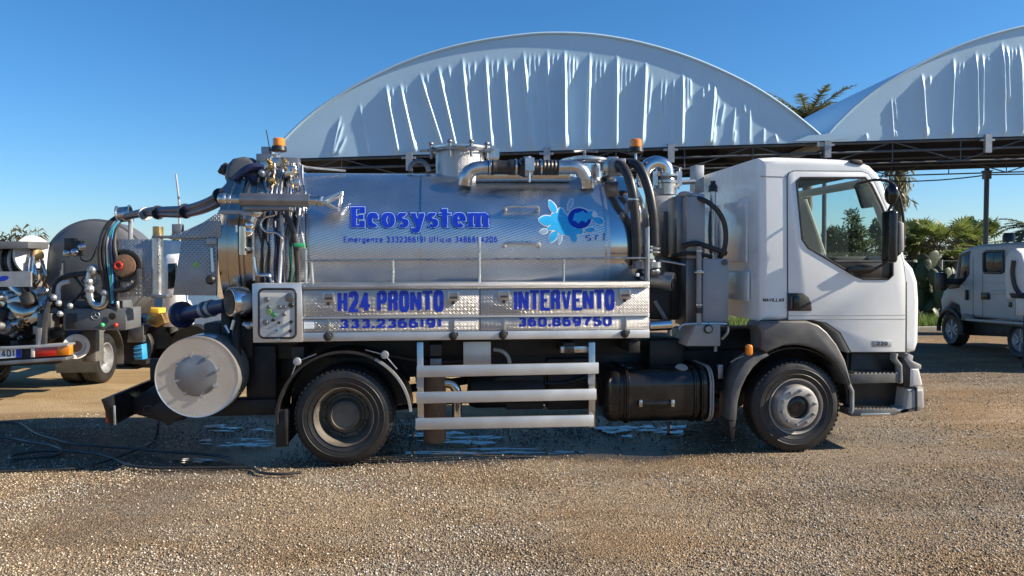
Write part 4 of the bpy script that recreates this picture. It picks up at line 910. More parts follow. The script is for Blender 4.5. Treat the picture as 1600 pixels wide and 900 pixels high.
ci = MB(); a_, b_ = T(1338, 325, .5), T(1368, 287, .5); ci.prism(TF.uz([(1336, 288), (1366, 286), (1377, 322), (1348, 326)], .45), .45, .50); ci.build('sun_visor', 'cab trim', cabo, bevel=.02)
ci = MB(); ci.prism(TF.uz([(1240, 285), (1252, 305), (1262, 330), (1283, 396), (1262, 392), (1240, 375)], 2.05), 2.05, 2.08); ci.build('side_trim', 'cab trim', cabo)
# glass
g = MB(); g.prism([(u, z) for u, z in wp], CV0 + .045, CV0 + .05); g.build('door_window', 'window glass', cabo)
g = MB(); g.prism([(u, z) for u, z in wp], CV1 - .055, CV1 - .05); g.build('door_window', 'window glass', cabo)
wl_ = TF.uz([(1379, 281), (1414, 400)], CV0); g = MB()
nv = 9; vs = []
for (u, z) in wl_:
    for i in range(nv): vs.append((u - .06 - .0 * i, .2 + (CV1 - .35) * i / (nv - 1), z))
g.add(vs, [(i, i + 1, nv + i + 1, nv + i) for i in range(nv - 1)]); g.build('windscreen', 'window glass', cabo)
# door: a panel standing proud of the shell, window cut through
dr = [(1231, 500), (1230, 276), (1233, 270), (1240, 267.5), (1346, 268), (1356, 272), (1366, 286), (1384, 326), (1399, 372), (1411, 410), (1414.5, 440), (1414, 550), (1329, 550), (1312, 519), (1290, 504), (1262, 499)]
dm = MB(); dm.prism(TF.uz(dr, CV0), CV0 - .009, CV0 + .02)
def grow(pts, d):
    cx = sum(p[0] for p in pts) / len(pts); cy = sum(p[1] for p in pts) / len(pts)
    return [(x + (1 if x > cx else -1) * d, y + (1 if y > cy else -1) * d) for x, y in pts]
dc = MB(); dc.prism(TF.uz(grow(WIN, .3), CV0), -.3, .3)
def mesh_with(mb, name, m, bevel=0):
    me = mb.mesh(name, bevel); me.materials.append(MATS[m]); return me
door = link('door', bool_cut(mesh_with(dm, 'door', 'white paint', .004), [mesh_with(dc, 'dc', 'cab trim')]), None, truck)
sl = MB(); sl.tube([Vector((u, CV0 - .002, z)) for u, z in TF.uz(dr, CV0)], .0075, 6, closed=True); sl.build('door_seal', 'black plastic', door)
wsl = MB(); wsl.tube([Vector((u, CV0 - .008, z)) for u, z in TF.uz(WIN, CV0)], .013, 6, closed=True); wsl.build('window_seal', 'black plastic', door)
ppoly('window_quarter', 'black plastic', [(1300, 408), (1392, 408), (1393, 429), (1388, 435), (1350, 435), (1337, 430)], CV0 + .0, CV0 + .04, door)
ppoly('window_bar', 'grey plastic', [(1303, 406.5), (1391, 406.5), (1391, 409), (1308, 409)], CV0 - .004, CV0 + .03, door, 0)
for y, d in ((491.5, 1.2), (497.5, 1.6)):
    mb = MB(); mb.prism(TF.uz([(1232, y + 1), (1413.5, y), (1413.5, y + d), (1232, y + 1 + d)], CV0), CV0 - .0105, CV0 - .002); mb.build('door_crease', 'light grey plastic', door, bevel=.0015)
# handle
ppoly('door_handle', 'black plastic', [(1231, 458), (1256, 458), (1264, 464), (1268, 474), (1269, 486), (1231, 486)], CV0 - .022, CV0 - .006, door, .008)
pbox('handle_grip', 'gloss black', 1240, 463, 1250, 484, CV0 - .04, CV0 - .02, door, .008); pbox('handle_grip', 'grey plastic', 1236, 464, 1238, 483, CV0 - .03, CV0 - .02, door, .003)
lb = lettering('MAVILLAR', 1192, 471.5, 1225, 471.5, 5.5, psurf(CV0 - .002), 0, w=.75, tv=.24, th=.13, gap=.12); link('dealer_name', flat_mesh(lb, 'dealer_name'), 'black print', cabo)
pbox('badge', 'galvanised', 1363, 532, 1393, 541.5, CV0 - .013, CV0 - .008, door, .001)
lb = lettering('220', 1370, 539.5, 1387, 539.5, 5.5, psurf(CV0 - .0145), 0, w=.8, tv=.22, th=.18, gap=.25); link('badge_number', flat_mesh(lb, 'badge_number'), 'black print', door)
ppoly('roof_vent', 'black plastic', [(1328, 252), (1332, 249), (1346, 250), (1350, 257), (1342, 257), (1333, 255)], CV0 - .01, CV0 + .05, cabo)
mb = MB(); mb.prism(TF.uz([(1188.5, 275), (1229, 276), (1229, 277), (1188.5, 276)], CV0), CV0 - .003, CV0 + .01); mb.build('panel_seam', 'grey plastic', cabo)
mb = MB(); mb.prism(TF.uz([(1415.5, 440), (1417, 440), (1417, 550), (1415.5, 550)], CV0), CV0 - .001, CV0 + .03); mb.build('panel_seam', 'grey plastic', cabo)
# rear wall pressings
for (v0, v1, z0, z1) in ((.35, 1.05, 2.05, 2.75), (1.25, 2.05, 2.05, 2.75), (.3, 2.1, 1.62, 1.95)):
    mb = MB(); mb.box(CU0 - .018, CU0 + .01, v0, v1, z0, z1); mb.build('rear_pressing', 'white paint', cabo, bevel=.012, seg=3)
# visor header shadow-line, mirrors
def mirror_box(x0, y0, x1, y1, v0, v1, name, rr_=.04):
    a, b = T(x0, y1, v0), T(x1, y0, v0); mb = MB(); mb.rprism([(p, q) for p, q in rrect(a.x, a.z, b.x, b.z, min(.05, (b.x - a.x) * .4))], v0, v1, rr_, 4)
    return mb.build(name, 'gloss black', truck)
mir = mirror_box(1391, 328, 1406, 411, -.32, -.13, 'mirror')
a, b = T(1391, 407, -.3), T(1391, 331, -.3); mb = MB(); mb.box(a.x - .006, a.x + .004, -.30, -.15, a.z, b.z); mb.build('mirror_glass', 'gloss black', mir)
ppoly('mirror_backing', 'light grey plastic', [(1405, 345), (1414, 348), (1414, 392), (1405, 396)], -.3, -.15, mir, .02)
mir2 = MB(); q = T(1393, 303, -.25); mir2.ball(q, .11, 16, (.55, .8, 1.05)); mir2 = mir2.build('wide_angle_mirror', 'gloss black', truck)
ptube('mirror_arm', 'black plastic', [(1338, 288, .0), (1352, 284, -.06), (1368, 281, -.15), (1386, 283, -.22), (1398, 290, -.25), (1404, 305, -.26), (1409, 325, -.26), (1412, 350, -.26), (1412, 375, -.26), (1409, 390, -.24), (1400, 400, -.18), (1385, 410, -.1), (1366, 421, .0)], .0145, mir, 8, 5)
ppoly('mirror_mount', 'gloss black', [(1325, 420), (1345, 413), (1364, 414), (1370, 420), (1362, 427), (1335, 429)], -.02, .04, mir, .01)
ptube('mirror_arm', 'black plastic', [(1388, 330, -.22), (1393, 318, -.24), (1393, 310, -.25)], .014, mir)
ptube('antenna_wire', 'black plastic', [(1385, 279, .4), (1372, 280, .3), (1357, 277.5, .1)], .008)
mf = MB(); mf.rprism(rrect(3.75, 2.0, 3.87, 2.6, .04), CV1 + .12, CV1 + .32, .03, 3); mf.tube([(3.5, CV1, 2.05), (3.8, CV1 + .2, 2.0), (3.82, CV1 + .2, 2.65), (3.5, CV1, 2.75)], .014, 8, smooth=4); mf.build('mirror', 'gloss black', truck)
# lower cab: steps, flare, bumper, headlight
dk = MB(); dk.prism(TF.uz([(1330, 551), (1418, 551), (1424, 560), (1424, 640), (1332, 645), (1328, 600)], .2), .2, .24); dk.box(3.1, 3.85, .24, 2.2, .45, 1.2); dk.build('step_well', 'black plastic', truck, bevel=.02)
for y0, y1, x0, x1, m in ((584, 599, 1329, 1409, 'grey plastic'), (639, 650, 1330, 1402, 'grey plastic')):
    s = MB(); pb(s, x0, y0, x1, y1, .01, .26); s = s.build('cab_step', m, truck, bevel=.008)
    tn = MB(); n = 11
    for i in range(n):
        xa = x0 + 5 + (x1 - x0 - 10) * i / n; tn.prism(TF.uz([(xa, y0 + .5), (xa + 2.2, y0 - 2.2), (xa + 4.4, y0 - 2.2), (xa + 5.8, y0 + .5)], .012), .012, .25)
    tn.build('step_tread', 'steel', s)
ppoly('step_strip', 'bright steel', [(1345, 646), (1391, 645.5), (1391, 650), (1345, 650.5)], .004, .02, s, .002)
ppoly('step_bracket', 'light grey plastic', [(1326, 600), (1331, 612), (1331, 640), (1329, 646), (1333, 646), (1335, 640), (1335, 611), (1330, 600)], .0, .05)
ppoly('step_bracket', 'light grey plastic', [(1400, 552), (1404, 553), (1402, 560), (1410, 570), (1411, 598), (1407, 600), (1407, 573), (1398, 563)], .0, .1)
ppoly('bumper', 'light grey plastic', [(1417, 607), (1446, 606), (1447, 638), (1440, 643), (1402, 649), (1400, 640), (1413, 637)], .02, 2.38, None, 0, .05)
ppoly('bumper_joint', 'black plastic', [(1431, 606), (1434, 606), (1434, 642), (1431, 643)], .012, .05)
ppoly('headlight_housing', 'light grey plastic', [(1413, 560), (1420, 553), (1428, 556), (1426, 564), (1440, 570), (1440, 577), (1424, 577)], .03, .35, None, .01)
ppoly('headlight_housing', 'black plastic', [(1411, 558), (1424, 575), (1424, 606), (1412, 606)], .04, .35)
hl = ppoly('headlight', 'clear lens', [(1424, 576), (1437, 575), (1443, 600), (1440, 605), (1423, 605)], .02, .33, None, 0, .03)
mb = MB(); mb.box(3.75, 3.86, .4, 2.0, .75, 1.2); mb.build('grille', 'black plastic', truck, bevel=.02)
# wheel-arch flare (grey plastic), front mudguard
fo = [(1191, 545), (1190, 520), (1184, 510), (1188, 503), (1262, 501.5), (1280, 508), (1293, 519), (1308, 538), (1321, 563), (1328, 588), (1331, 601)]
fi = [(1327, 603), (1318, 585), (1307, 567), (1294, 555), (1277, 546), (1260, 541), (1244, 539), (1226, 540), (1210, 546), (1198, 552)]
fl = MB(); fl.rprism(TF.uz(fo + fi, -.02), -.02, .3, .025, 3); fl.build('arch_flare', 'grey plastic', truck)
mo = [(1199, 552), (1180, 556), (1165, 565), (1155, 580), (1147, 597), (1141, 625), (1140, 657)]; mi = [(1151, 657), (1153, 628), (1158, 608), (1166, 590), (1177, 574), (1190, 562), (1202, 556)]
fm_ = MB(); fm_.rprism(TF.uz(mo + mi, .0), .0, .32, .012, 2); fm_.build('front_mudguard', 'grey plastic', truck)
ppoly('mud_flap', 'rubber', [(1139, 657), (1150, 657), (1149, 670), (1147, 690), (1142, 685), (1140, 670)], .04, .3)
arcstrip('wheel_liner', 'black plastic', FW.x, .5, .63, 10, 190, .1, .6)
mb = MB(); c = T(1171, 547, .0); mb.rprism(rrect(c.x - .035, c.z - .06, c.x + .035, c.z + .06, .03), -.02, .05, .02, 3); mb.build('side_indicator', 'amber', truck)
ptube('fender_stay', 'light grey plastic', [(1162, 556, .1), (1150, 561, .15), (1142, 566, .2)], .008)

# ------------------------------------------------------------------ gear between tank and cab
pbox('gear_cabinet', 'dull steel', 1057, 306, 1074, 402, .55, .9, bevel=.02); gc = pbox('gear_cabinet', 'panel grey', 1073, 307, 1102, 404, .40, .9, bevel=.015)
ptube('gear_hood', 'galvanised', [(1058, 309, .6), (1066, 303, .55), (1078, 303.5, .45), (1100, 308, .42)], .03)
pbox('filter_box', 'galvanised', 1025, 300, 1053, 345, 1.3, 1.8, bevel=.01); pbox('filter_box', 'tank grey', 1036, 330, 1062, 400, .95, 1.4, bevel=.02); pbox('filter_box', 'chassis', 1048, 380, 1075, 500, .8, 1.5, bevel=.02)
pbox('vent_stack', 'galvanised', 1086, 258, 1100, 300, 1.6, 1.8, bevel=.005)
ps = MB(); ps.tube([T(1114, 402, .5), T(1114, 296, .5)], .035, 12); ps = ps.build('riser_pipe', 'steel', truck); mb = MB(); c = T(1114, 294, .5); mb.lathe([(.05, -.04), (.05, .02), (.03, .05), (.03, .08), (.001, .08)], c, (0, 0, 1), 12); mb.build('pipe_cap', 'black plastic', ps)
ptube('curved_hose', 'hose black', [(1090, 309, .42), (1106, 316, .36), (1122, 330, .33), (1132, 350, .33), (1134, 375, .33), (1130, 395, .34), (1124, 402, .38)], .028, smooth=6, n=10)
ptube('curved_hose', 'hose black', [(1066, 385, .4), (1085, 380, .36), (1105, 385, .34), (1124, 392, .34), (1134, 396, .36)], .03, smooth=6, n=10)
ptube('curved_hose', 'hose black', [(1050, 400, .5), (1070, 396, .4), (1095, 397, .36), (1112, 402, .38)], .022, smooth=6)
ptube('curved_hose', 'hose black', [(1110, 330, .4), (1108, 360, .4), (1110, 395, .4)], .012, smooth=4)
wt = pbox('water_tank_panel', 'panel grey', 1098, 404, 1139, 505, .30, .62, bevel=.012); mb = MB(); mb.lathe([(.03, 0), (.03, -.02), (.001, -.03)], T(1132, 410, .3), (0, 1, 0), 12); mb.build('filler_cap', 'grey plastic', wt)
pbox('gear_cabinet', 'dull steel', 1072, 400, 1090, 510, .5, .9, bevel=.01)
rod = MB(); rod.tube([T(1092, 385, .28), T(1092, 507, .28)], .028, 12); rod = rod.build('lift_cylinder', 'light grey plastic', truck)
mb = MB(); mb.lathe([(.036, 0), (.036, .06)], T(1092, 489, .28), (0, 0, 1), 12); mb.build('cylinder_collar', 'black plastic', rod)
for y in (394, 425, 478): mb = MB(); mb.lathe([(.034, 0), (.04, .006), (.04, .02), (.034, .026)], T(1092, y, .28), (0, 0, 1), 12); mb.build('cylinder_collar', 'steel', rod)
pbox('cylinder_clip', 'steel', 1086, 424, 1100, 427, .25, .3, rod)
ppoly('hydraulic_tank', 'light grey plastic', [(1072, 541), (1088, 508), (1126, 506), (1126, 541)], .22, .7, None, .012)
mb = MB(); mb.lathe([(.05, 0), (.05, -.02), (.04, -.03), (.001, -.03)], T(1106, 514, .22), (0, 1, 0), 14); mb.build('filler_cap', 'black plastic', truck); mb = MB(); mb.lathe([(.035, -.03), (.03, -.034), (.001, -.034)], T(1106, 514, .22), (0, 1, 0), 14); mb.build('filler_cap', 'light grey plastic', truck)
ptube('drain_stub', 'galvanised', [(1118, 541, .3), (1118, 549, .3)], .02)
ptube('bracket_hoop', 'steel', [(1060, 515, .3), (1066, 508, .3), (1080, 506, .28), (1130, 506, .28), (1137, 510, .3), (1137, 520, .3), (1128, 530, .34)], .015)
st = MB(); c = T(1035, 436, .3); st.cyl(c + Vector((-.16, .1, 0)), c + Vector((.08, -.05, -.03)), .085, 18); st.cyl(c + Vector((.02, -.01, -.01)), c + Vector((.1, -.06, -.03)), .1, 18); st = st.build('outlet_pipe', 'dull steel', truck); mb = MB(); mb.cyl(c + Vector((.1, -.061, -.031)), c + Vector((.105, -.064, -.031)), .075, 18); mb.build('outlet_mouth', 'gloss black', st)
ptube('hand_lever', 'steel', [(1030, 407, .3), (1050, 410, .25), (1071, 414, .22)], .012)
ptube('cross_pipe', 'bright steel', [(1014, 509, .4), (1048, 507, .4)], .06, n=12)
ptube('brace_bar', 'dull steel', [(1022, 470, .6), (1048, 512, .6)], .03)
pbox('pump_body', 'chassis', 1012, 445, 1050, 500, .6, 1.5, bevel=.05); pbox('pump_body', 'chassis', 1014, 530, 1070, 575, .5, 1.3, bevel=.05)
for i, (a, b, r) in enumerate((((1008, 410, .3), (1024, 400, .3), .05), ((1010, 418, .25), (1008, 432, .25), .02))): pass
vb = MB()
for x, y, r in ((1000, 412, .05), (1008, 424, .04), (1004, 434, .03), (1018, 410, .05), (1023, 424, .06)): vb.ball(T(x, y, .2), r, 10, (1, 1, .8))
vb.box(*[q for q in (T(992, 412, .2).x, T(1018, 412, .2).x)], .15, .3, T(1000, 420, .2).z, T(1000, 408, .2).z); vb.build('valve_cluster', 'dull steel', truck)
pbox('valve_tag', 'white vinyl', 994, 427, 999, 432, .1, .12); mb = MB(); mb.lathe([(.07, 0), (.07, .06)], T(1023, 418, .2), (0, 0, 1), 14); mb.build('hose_coupling', 'steel', truck)
# two big black hoses down the front of the tank
h1 = ptube('suction_hose', 'hose black', [(966, 257, .5), (974, 262, .42), (983, 280, .3), (989, 305, .26), (993, 340, .26), (995, 380, .26), (995, 408, .27)], .053, n=12, smooth=7)
h2 = ptube('suction_hose', 'hose black', [(986, 258, .5), (994, 257, .44), (1003, 268, .36), (1013, 295, .3), (1019, 325, .27), (1022, 355, .27), (1023, 384, .27)], .053, n=12, smooth=7)
for x, y, p in ((990, 312, h1), (1023, 388, h2), (1023, 394, h2)): mb = MB(); mb.lathe([(.058, -.012), (.064, -.008), (.064, .008), (.058, .012)], T(x, y, .262), (0.06, 0, 1), 16); mb.build('hose_clamp', 'steel', p)
pbox('hose_bracket', 'dull steel', 978, 316, 983, 332, .3, .36); pbox('rail_bracket', 'dull steel', 1008, 356, 1014, 440, .1, .14)

# ------------------------------------------------------------------ on top of the tank
def hatch(x0, x1, yb, yt, v, neck_m, lid_h):
    c0, c1 = T(x0, yb, v), T(x1, yb, v); c = (c0 + c1) / 2; r = (c1.x - c0.x) / 2; zt_ = T((x0 + x1) / 2, yt, v).z
    mb = MB(); mb.lathe([(r, -.25), (r, zt_ - c.z - lid_h)], c, (0, 0, 1), 40); o = mb.build('manhole', neck_m, tank)
    mb = MB(); mb.lathe([(r + .045, zt_ - c.z - lid_h), (r + .06, zt_ - c.z - lid_h + .012), (r + .06, zt_ - c.z - lid_h + .03), (r + .03, zt_ - c.z - lid_h + .04), (r * .6, zt_ - c.z - .005), (.001, zt_ - c.z)], c, (0, 0, 1), 40); mb.build('manhole_lid', 'steel', o)
    mb = MB(); mb.lathe([(r + .05, zt_ - c.z - lid_h - .03), (r + .065, zt_ - c.z - lid_h - .02), (r + .05, zt_ - c.z - lid_h - .006)], c, (0, 0, 1), 40, cap=False); mb.build('gasket_ring', 'bright steel', o)
    return o, c, r, zt_
o, c, r, z = hatch(681, 757, 276, 229, 1.15, 'tread plate', .05)
for a in (200, 290, 330, 20, 250):
    p = Vector((c.x + (r + .07) * math.cos(R(a)), c.y + (r + .07) * math.sin(R(a)), z - .06)); mb = MB(); mb.tube([p - Vector((0, 0, .1)), p + Vector((0, 0, .06))], .016, 8); mb.ball(p + Vector((0, 0, .07)), .032, 8, (1, 1, .7)); mb.box(p.x - .05, p.x + .05, p.y - .02, p.y + .02, p.z - .02, p.z + .01); mb.build('lid_clamp', 'dull steel', o)
mb = MB(); mb.box(c.x + r + .04, c.x + r + .17, c.y - .1, c.y + .1, z - .14, z - .03); mb.tube([(c.x + r + .1, c.y - .14, z - .03), (c.x + r + .1, c.y + .14, z - .03)], .025); mb.build('lid_hinge', 'steel', o); mb = MB(); mb.tube([(c.x - r - .18, c.y - .1, z - .07), (c.x - r, c.y - .1, z - .06)], .014); mb.build('lid_lever', 'steel', o)
o, c, r, z = hatch(884, 943, 280, 244.5, 1.05, 'bright steel', .07)
mb = MB(); mb.tube([(c.x - .14, c.y - .05, z + .05), (c.x, c.y, z + .065), (c.x + .14, c.y - .05, z + .05)], .014, 8, smooth=4); mb.tube([(c.x, c.y, z - .02), (c.x, c.y, z + .07)], .018); mb.build('lid_handle', 'dull steel', o)
mb = MB(); mb.box(c.x + r + .02, c.x + r + .14, c.y - .16, c.y + .1, z - .18, z - .02); mb.build('lid_hinge', 'steel', o, bevel=.01)
# long catwalk trough and the pipe with its valve
tw = MB(); a, b = T(744, 287, .62), T(892, 287, .62); tw.tube([(a.x, .72, 3.035), (b.x, .72, 3.04)], .075, 16); tw.build('top_trough', 'smooth tank steel', tank)
ptube('top_pipe', 'steel', [(726, 288, .62), (728, 277, .6), (734, 268, .6), (744, 263, .6), (757, 261.5, .6), (775, 261, .6)], .075, tank, 16, 7)
ptube('top_pipe', 'steel', [(868, 261.5, .6), (890, 261, .6), (903, 263, .6), (912, 271, .6), (917, 281, .6), (918, 293, .62)], .075, tank, 16, 7)
vl = MB(); a, b = T(762, 261, .6), T(872, 261, .6); L = b.x - a.x
pr = []
for i in range(40):
    t = i / 39; h = t * L; base = .072
    if t < .12: base = .078 + .008 * (i % 2)
    elif .3 < t < .42: base = .084
    elif .45 < t < .58: base = .10 if i % 4 else .115
    elif t > .62: base = .078 + .010 * (i % 2)
    pr.append((base, h))
vl.lathe(pr, a, (1, 0, 0), 20); vl = vl.build('rubber_sleeve', 'hose black', tank)
mb = MB(); c = T(825, 261, .6); mb.lathe([(.09, -.05), (.115, -.045), (.115, .045), (.09, .05)], c, (1, 0, 0), 20); mb.box(c.x - .05, c.x + .05, .42, .52, c.z - .06, c.z + .08); mb.tube([(c.x, .47, c.z + .1), (c.x, .47, c.z - .18)], .014); mb.build('pipe_valve', 'steel', vl)
for x in (806, 845, 765): mb = MB(); mb.lathe([(.08, -.014), (.09, -.01), (.09, .01), (.08, .014)], T(x, 261, .6), (1, 0, 0), 18); mb.build('hose_clamp', 'bright steel', vl)
pbox('pipe_bracket', 'dull steel', 955, 247, 978, 271, .5, .8, tank, .01); pbox('pipe_bracket', 'steel', 944, 250, 957, 268, .6, .7, tank, .01); pbox('pipe_bracket', 'hose black', 962, 250, 972, 268, .48, .52, tank, .01)
# lifting eyes on the back, gantry hoop
mb = MB(); c = T(655, 267, 1.1); mb.tube([c + Vector((.11 * math.cos(a), 0, .11 * math.sin(a))) for a in np.linspace(0, math.pi, 12)], .03, 8); mb.build('lifting_eye', 'dull steel', tank)
# gooseneck vent and strainer
ptube('gooseneck', 'bright steel', [(1007, 292, .75), (1006, 275, .75), (1012, 261, .75), (1025, 255, .75), (1038, 260, .75), (1042, 272, .75), (1042, 282, .75)], .085, tank, 18, 8)
mb = MB(); a = T(1040, 296, .75); mb.lathe([(.12, -.06), (.125, .06), (.135, .07), (.135, .1), (.11, .11), (.10, .14), (.14, .145), (.14, .17), (.1, .18)], a, (0, 0, 1), 24); sn = mb.build('strainer', 'steel', tank)
for dx in (-.14, .14): mb = MB(); mb.box(a.x + dx - .03, a.x + dx + .03, .68, .74, a.z + .04, a.z + .2); mb.tube([(a.x + dx, .71, a.z), (a.x + dx + .02, .71, a.z + .25)], .012); mb.build('strainer_clip', 'steel', sn)
ppoly('strainer_bracket', 'light grey plastic', [(1018, 296), (1062, 288), (1062, 291), (1027, 306), (1022, 306)], .65, .85, tank, .004)
ptube('cab_side_tube', 'galvanised', [(1062, 285, 1.2), (1086, 284, 1.2)], .03, tank)
# beacons
def beacon(x, yb, yt, v, par):
    c = T(x, yb, v); h = T(x, yt, v).z - c.z
    mb = MB(); mb.lathe([(.075, 0), (.085, .01), (.08, h * .38), (.07, h * .42)], c, (0, 0, 1), 20); b = mb.build('beacon', 'black plastic', par)
    mb = MB(); mb.lathe([(.066, h * .42), (.068, h * .5), (.066, h * .93), (.055, h), (.001, h)], c, (0, 0, 1), 20); mb.build('beacon_lens', 'amber', b)
    mb = MB(); mb.tube([c, c - Vector((0, 0, .16))], .014); mb.build('beacon_stem', 'steel', b)
    return b
beacon(436, 237, 216, .9, truck); beacon(993.5, 239, 217.5, .6, truck)
ptube('beacon_wire', 'hose black', [(998, 246, .6), (1003, 240, .6), (996, 252, .6), (988, 262, .55)], .006)
# ------------------------------------------------------------------ rear gear of the tanker
ram = MB(); ram.tube([T(376, 312, .1), T(484, 313.5, .1)], .068, 14); ram = ram.build('lift_ram', 'dull steel', truck)
mb = MB(); mb.tube([T(348, 311, .1), T(376, 312, .1)], .045, 12); mb.ball(T(349, 311, .1), .062, 12); mb.ball(T(357, 311, .1), .055, 12); mb.build('ram_eye', 'steel', ram)
mb = MB(); mb.tube([T(484, 313, .1), T(503, 314, .1)], .05, 12, ); mb.ball(T(500, 314, .1), .06, 12); mb.build('ram_rod', 'steel', ram)
rb = ppoly('ram_bracket', 'steel', [(500, 311), (528, 299.5), (530, 303), (509, 314), (526, 325), (524, 328), (500, 317)], .05, .35, ram, .004)
ptube('ram_bracket', 'bright steel', [(534, 299, .36), (532, 314, .36), (529, 328, .36)], .018, ram)
pbox('ram_shelf', 'dull steel', 380, 322, 452, 328, .08, .3, ram)
# gantry frame, valve nest and lots of pipes
gf = MB()
for x in (407, 462): pb(gf, x - 4, 300, x + 4, 445, .42, .5)
pb(gf, 400, 328, 470, 337, .38, .46); pb(gf, 405, 262, 468, 300, .75, .95); pb(gf, 432, 246, 466, 262, .8, .95); gantry = gf.build('gantry_frame', 'dull steel', truck, bevel=.006)
rr = random.Random(21)
for i in range(10):
    x = 418 + i * 6.0 + rr.uniform(-2, 2); ptube('control_pipe', rr.choice(['steel', 'steel', 'hose black', 'bright steel', 'galvanised']), [(x + rr.uniform(-4, 6), 262 + rr.uniform(-6, 14), .75), (x + rr.uniform(-5, 5), 285, .62), (x + rr.uniform(-3, 3), 302, .5), (x + rr.uniform(-3, 3), 330, .4)], rr.uniform(.010, .022), gantry, 7, 4)
for i in range(17):
    x = 404 + i * 4.4; r = rr.uniform(.008, .020); m = rr.choice(['hose black', 'hose black', 'steel', 'hose black', 'galvanised', 'hose blue', 'bright steel'])
    v = rr.uniform(.22, .36); x2 = x + rr.uniform(-7, 7)
    ptube('control_hose', m, [(x + 3, 326, v + .08), (x + rr.uniform(-4, 4), 350, v), (x2 + rr.uniform(-3, 3), 385, v), (x2 + rr.uniform(-4, 4), 415, v + .02), (x2 + rr.uniform(-2, 2), 446, v + .08)], r, gantry, 7, 5)
ptube('control_hose', 'hose black', [(446, 335, .2), (458, 360, .2), (464, 400, .22), (466, 446, .26)], .03, gantry, 10, 6); ptube('control_hose', 'galvanised', [(440, 336, .2), (441, 370, .2), (439, 400, .2), (436, 446, .2)], .02, gantry, 10, 6)
ptube('control_hose', 'bright steel', [(430, 336, .18), (414, 340, .18), (408, 352, .18), (416, 362, .18), (432, 364, .18), (440, 372, .18), (440, 385, .2)], .012, gantry, 8, 6)
ptube('control_hose', 'bright steel', [(397, 402, .2), (402, 428, .2), (420, 430, .2), (426, 445, .24)], .02, gantry, 8, 5)
ptube('control_hose', 'indicator green', [(452, 385, .2), (456, 415, .22), (456, 445, .25)], .008, gantry); pbox('hose_tie', 'indicator green', 459, 380, 476, 386, .16, .2, gantry)
for i in range(34):
    vn = MB()
    p = T(rr.uniform(408, 468), rr.uniform(246, 296), rr.uniform(.6, .95)); s = rr.uniform(.018, .045)
    if i % 3 == 0: vn.box(p.x - s, p.x + s, p.y - s, p.y + s, p.z - s, p.z + s * 1.3)
    else: vn.lathe([(s, -s), (s, s * .4), (s * .6, s * .5), (s * .6, s * 1.6)], p, (rr.uniform(-1, 1), rr.uniform(-1, .2), rr.uniform(-.4, 1)), 8)
    vn.build('valve', rr.choice(['steel', 'dull steel', 'steel', 'bright steel']), gantry, bevel=.003)
for i in range(10):
    vn = MB()
    p = T(rr.uniform(415, 460), rr.uniform(250, 296), rr.uniform(.55, .7)); s = rr.uniform(.018, .035); vn.lathe([(s, -s), (s, s), (s * .5, s * 1.2), (s * .5, s * 2)], p, (rr.uniform(-1, 1), -1, rr.uniform(-.4, 1)), 8)
    vn.build('valve', 'brass', gantry)
ptube('gantry_tie', 'galvanised', [(466, 253, .85), (478, 261, .9), (540, 267, 1.0)], .012, gantry, 6, 3)
pbox('lamp_box', 'galvanised', 408, 229, 422, 243, .9, 1.0, gantry); ptube('whip_antenna', 'hose black', [(424, 250, .85), (420, 225, .85), (416, 203, .85)], .006, gantry, 6); pbox('lamp_box', 'dull steel', 400, 240, 432, 256, .8, 1.0, gantry, .01)
# level-gauge column on the rear door
sg = MB(); sg.tube([T(380, 398, .2), T(380, 354, .2)], .045, 14); sg = sg.build('sight_glass', 'band steel', truck)
mb = MB(); mb.box(*[T(369, 360, .2).x, T(372, 360, .2).x], .18, .22, T(369, 363, .2).z, T(369, 352, .2).z); mb.ball(T(400, 333, .22), .07, 14, (1.2, 1, .9)); mb.tube([T(400, 333, .22), T(394, 350, .22), T(391, 362, .22)], .05, 10, smooth=4); mb.ball(T(389, 362, .22), .06, 12); mb.ball(T(391, 352, .2), .05, 10); mb.build('level_valve', 'bright steel', sg)
mb = MB(); mb.lathe([(.02, 0), (.02, -.05)], T(390, 389, .2), (0, 1, 0), 8); mb.tube([T(396, 358, .2), T(397, 438, .22)], .014); mb.build('drain_line', 'steel', sg)
pbox('bleed_tap', 'galvanised', 341, 328, 398, 334, .15, .3, sg); pbox('bleed_tap', 'galvanised', 376, 331, 392, 336, .1, .2, sg)
# elbow with white-blue collar and dark mouth; delivery hose to the left
mb = MB(); c = T(374, 471, .25); mb.lathe([(.10, -.11), (.145, -.105), (.155, -.09), (.158, .03), (.14, .08), (.10, .09)], c, (1, .8, .03), 28); el = mb.build('delivery_elbow', 'bright steel', truck); mb = MB(); mb.lathe([(.13, -.112), (.05, -.115), (.001, -.115)], c, (1, .8, .03), 24, cap=False); mb.build('elbow_mouth', 'rubber', el)
mb = MB(); a, b = T(284, 492, .9), T(356, 476, .35); d = (b - a); L = d.length; mb.lathe([(.11, -.02), (.15, -.018), (.15, .03), (.10, .04), (.075, .07), (.075, L)], a, d, 22); dh = mb.build('delivery_hose', 'hose blue', truck)
mb = MB(); mb.lathe([(.08, -.02), (.092, -.01), (.092, .02), (.08, .03)], a + d * .52, d, 18); mb.lathe([(.08, -.02), (.092, -.01), (.092, .02), (.08, .03)], a + d * .66, d, 18); mb.build('hose_clamp', 'galvanised', dh)
cl = MB(); pb(cl, 318, 505, 345, 545, .5, .9); pb(cl, 345, 480, 360, 560, .45, .9); pb(cl, 358, 500, 395, 560, .5, 1.0); cl.tube([T(372, 495, .3), T(368, 540, .25), T(371, 560, .25)], .05); cl.build('rear_frame', 'chassis', truck, bevel=.02)
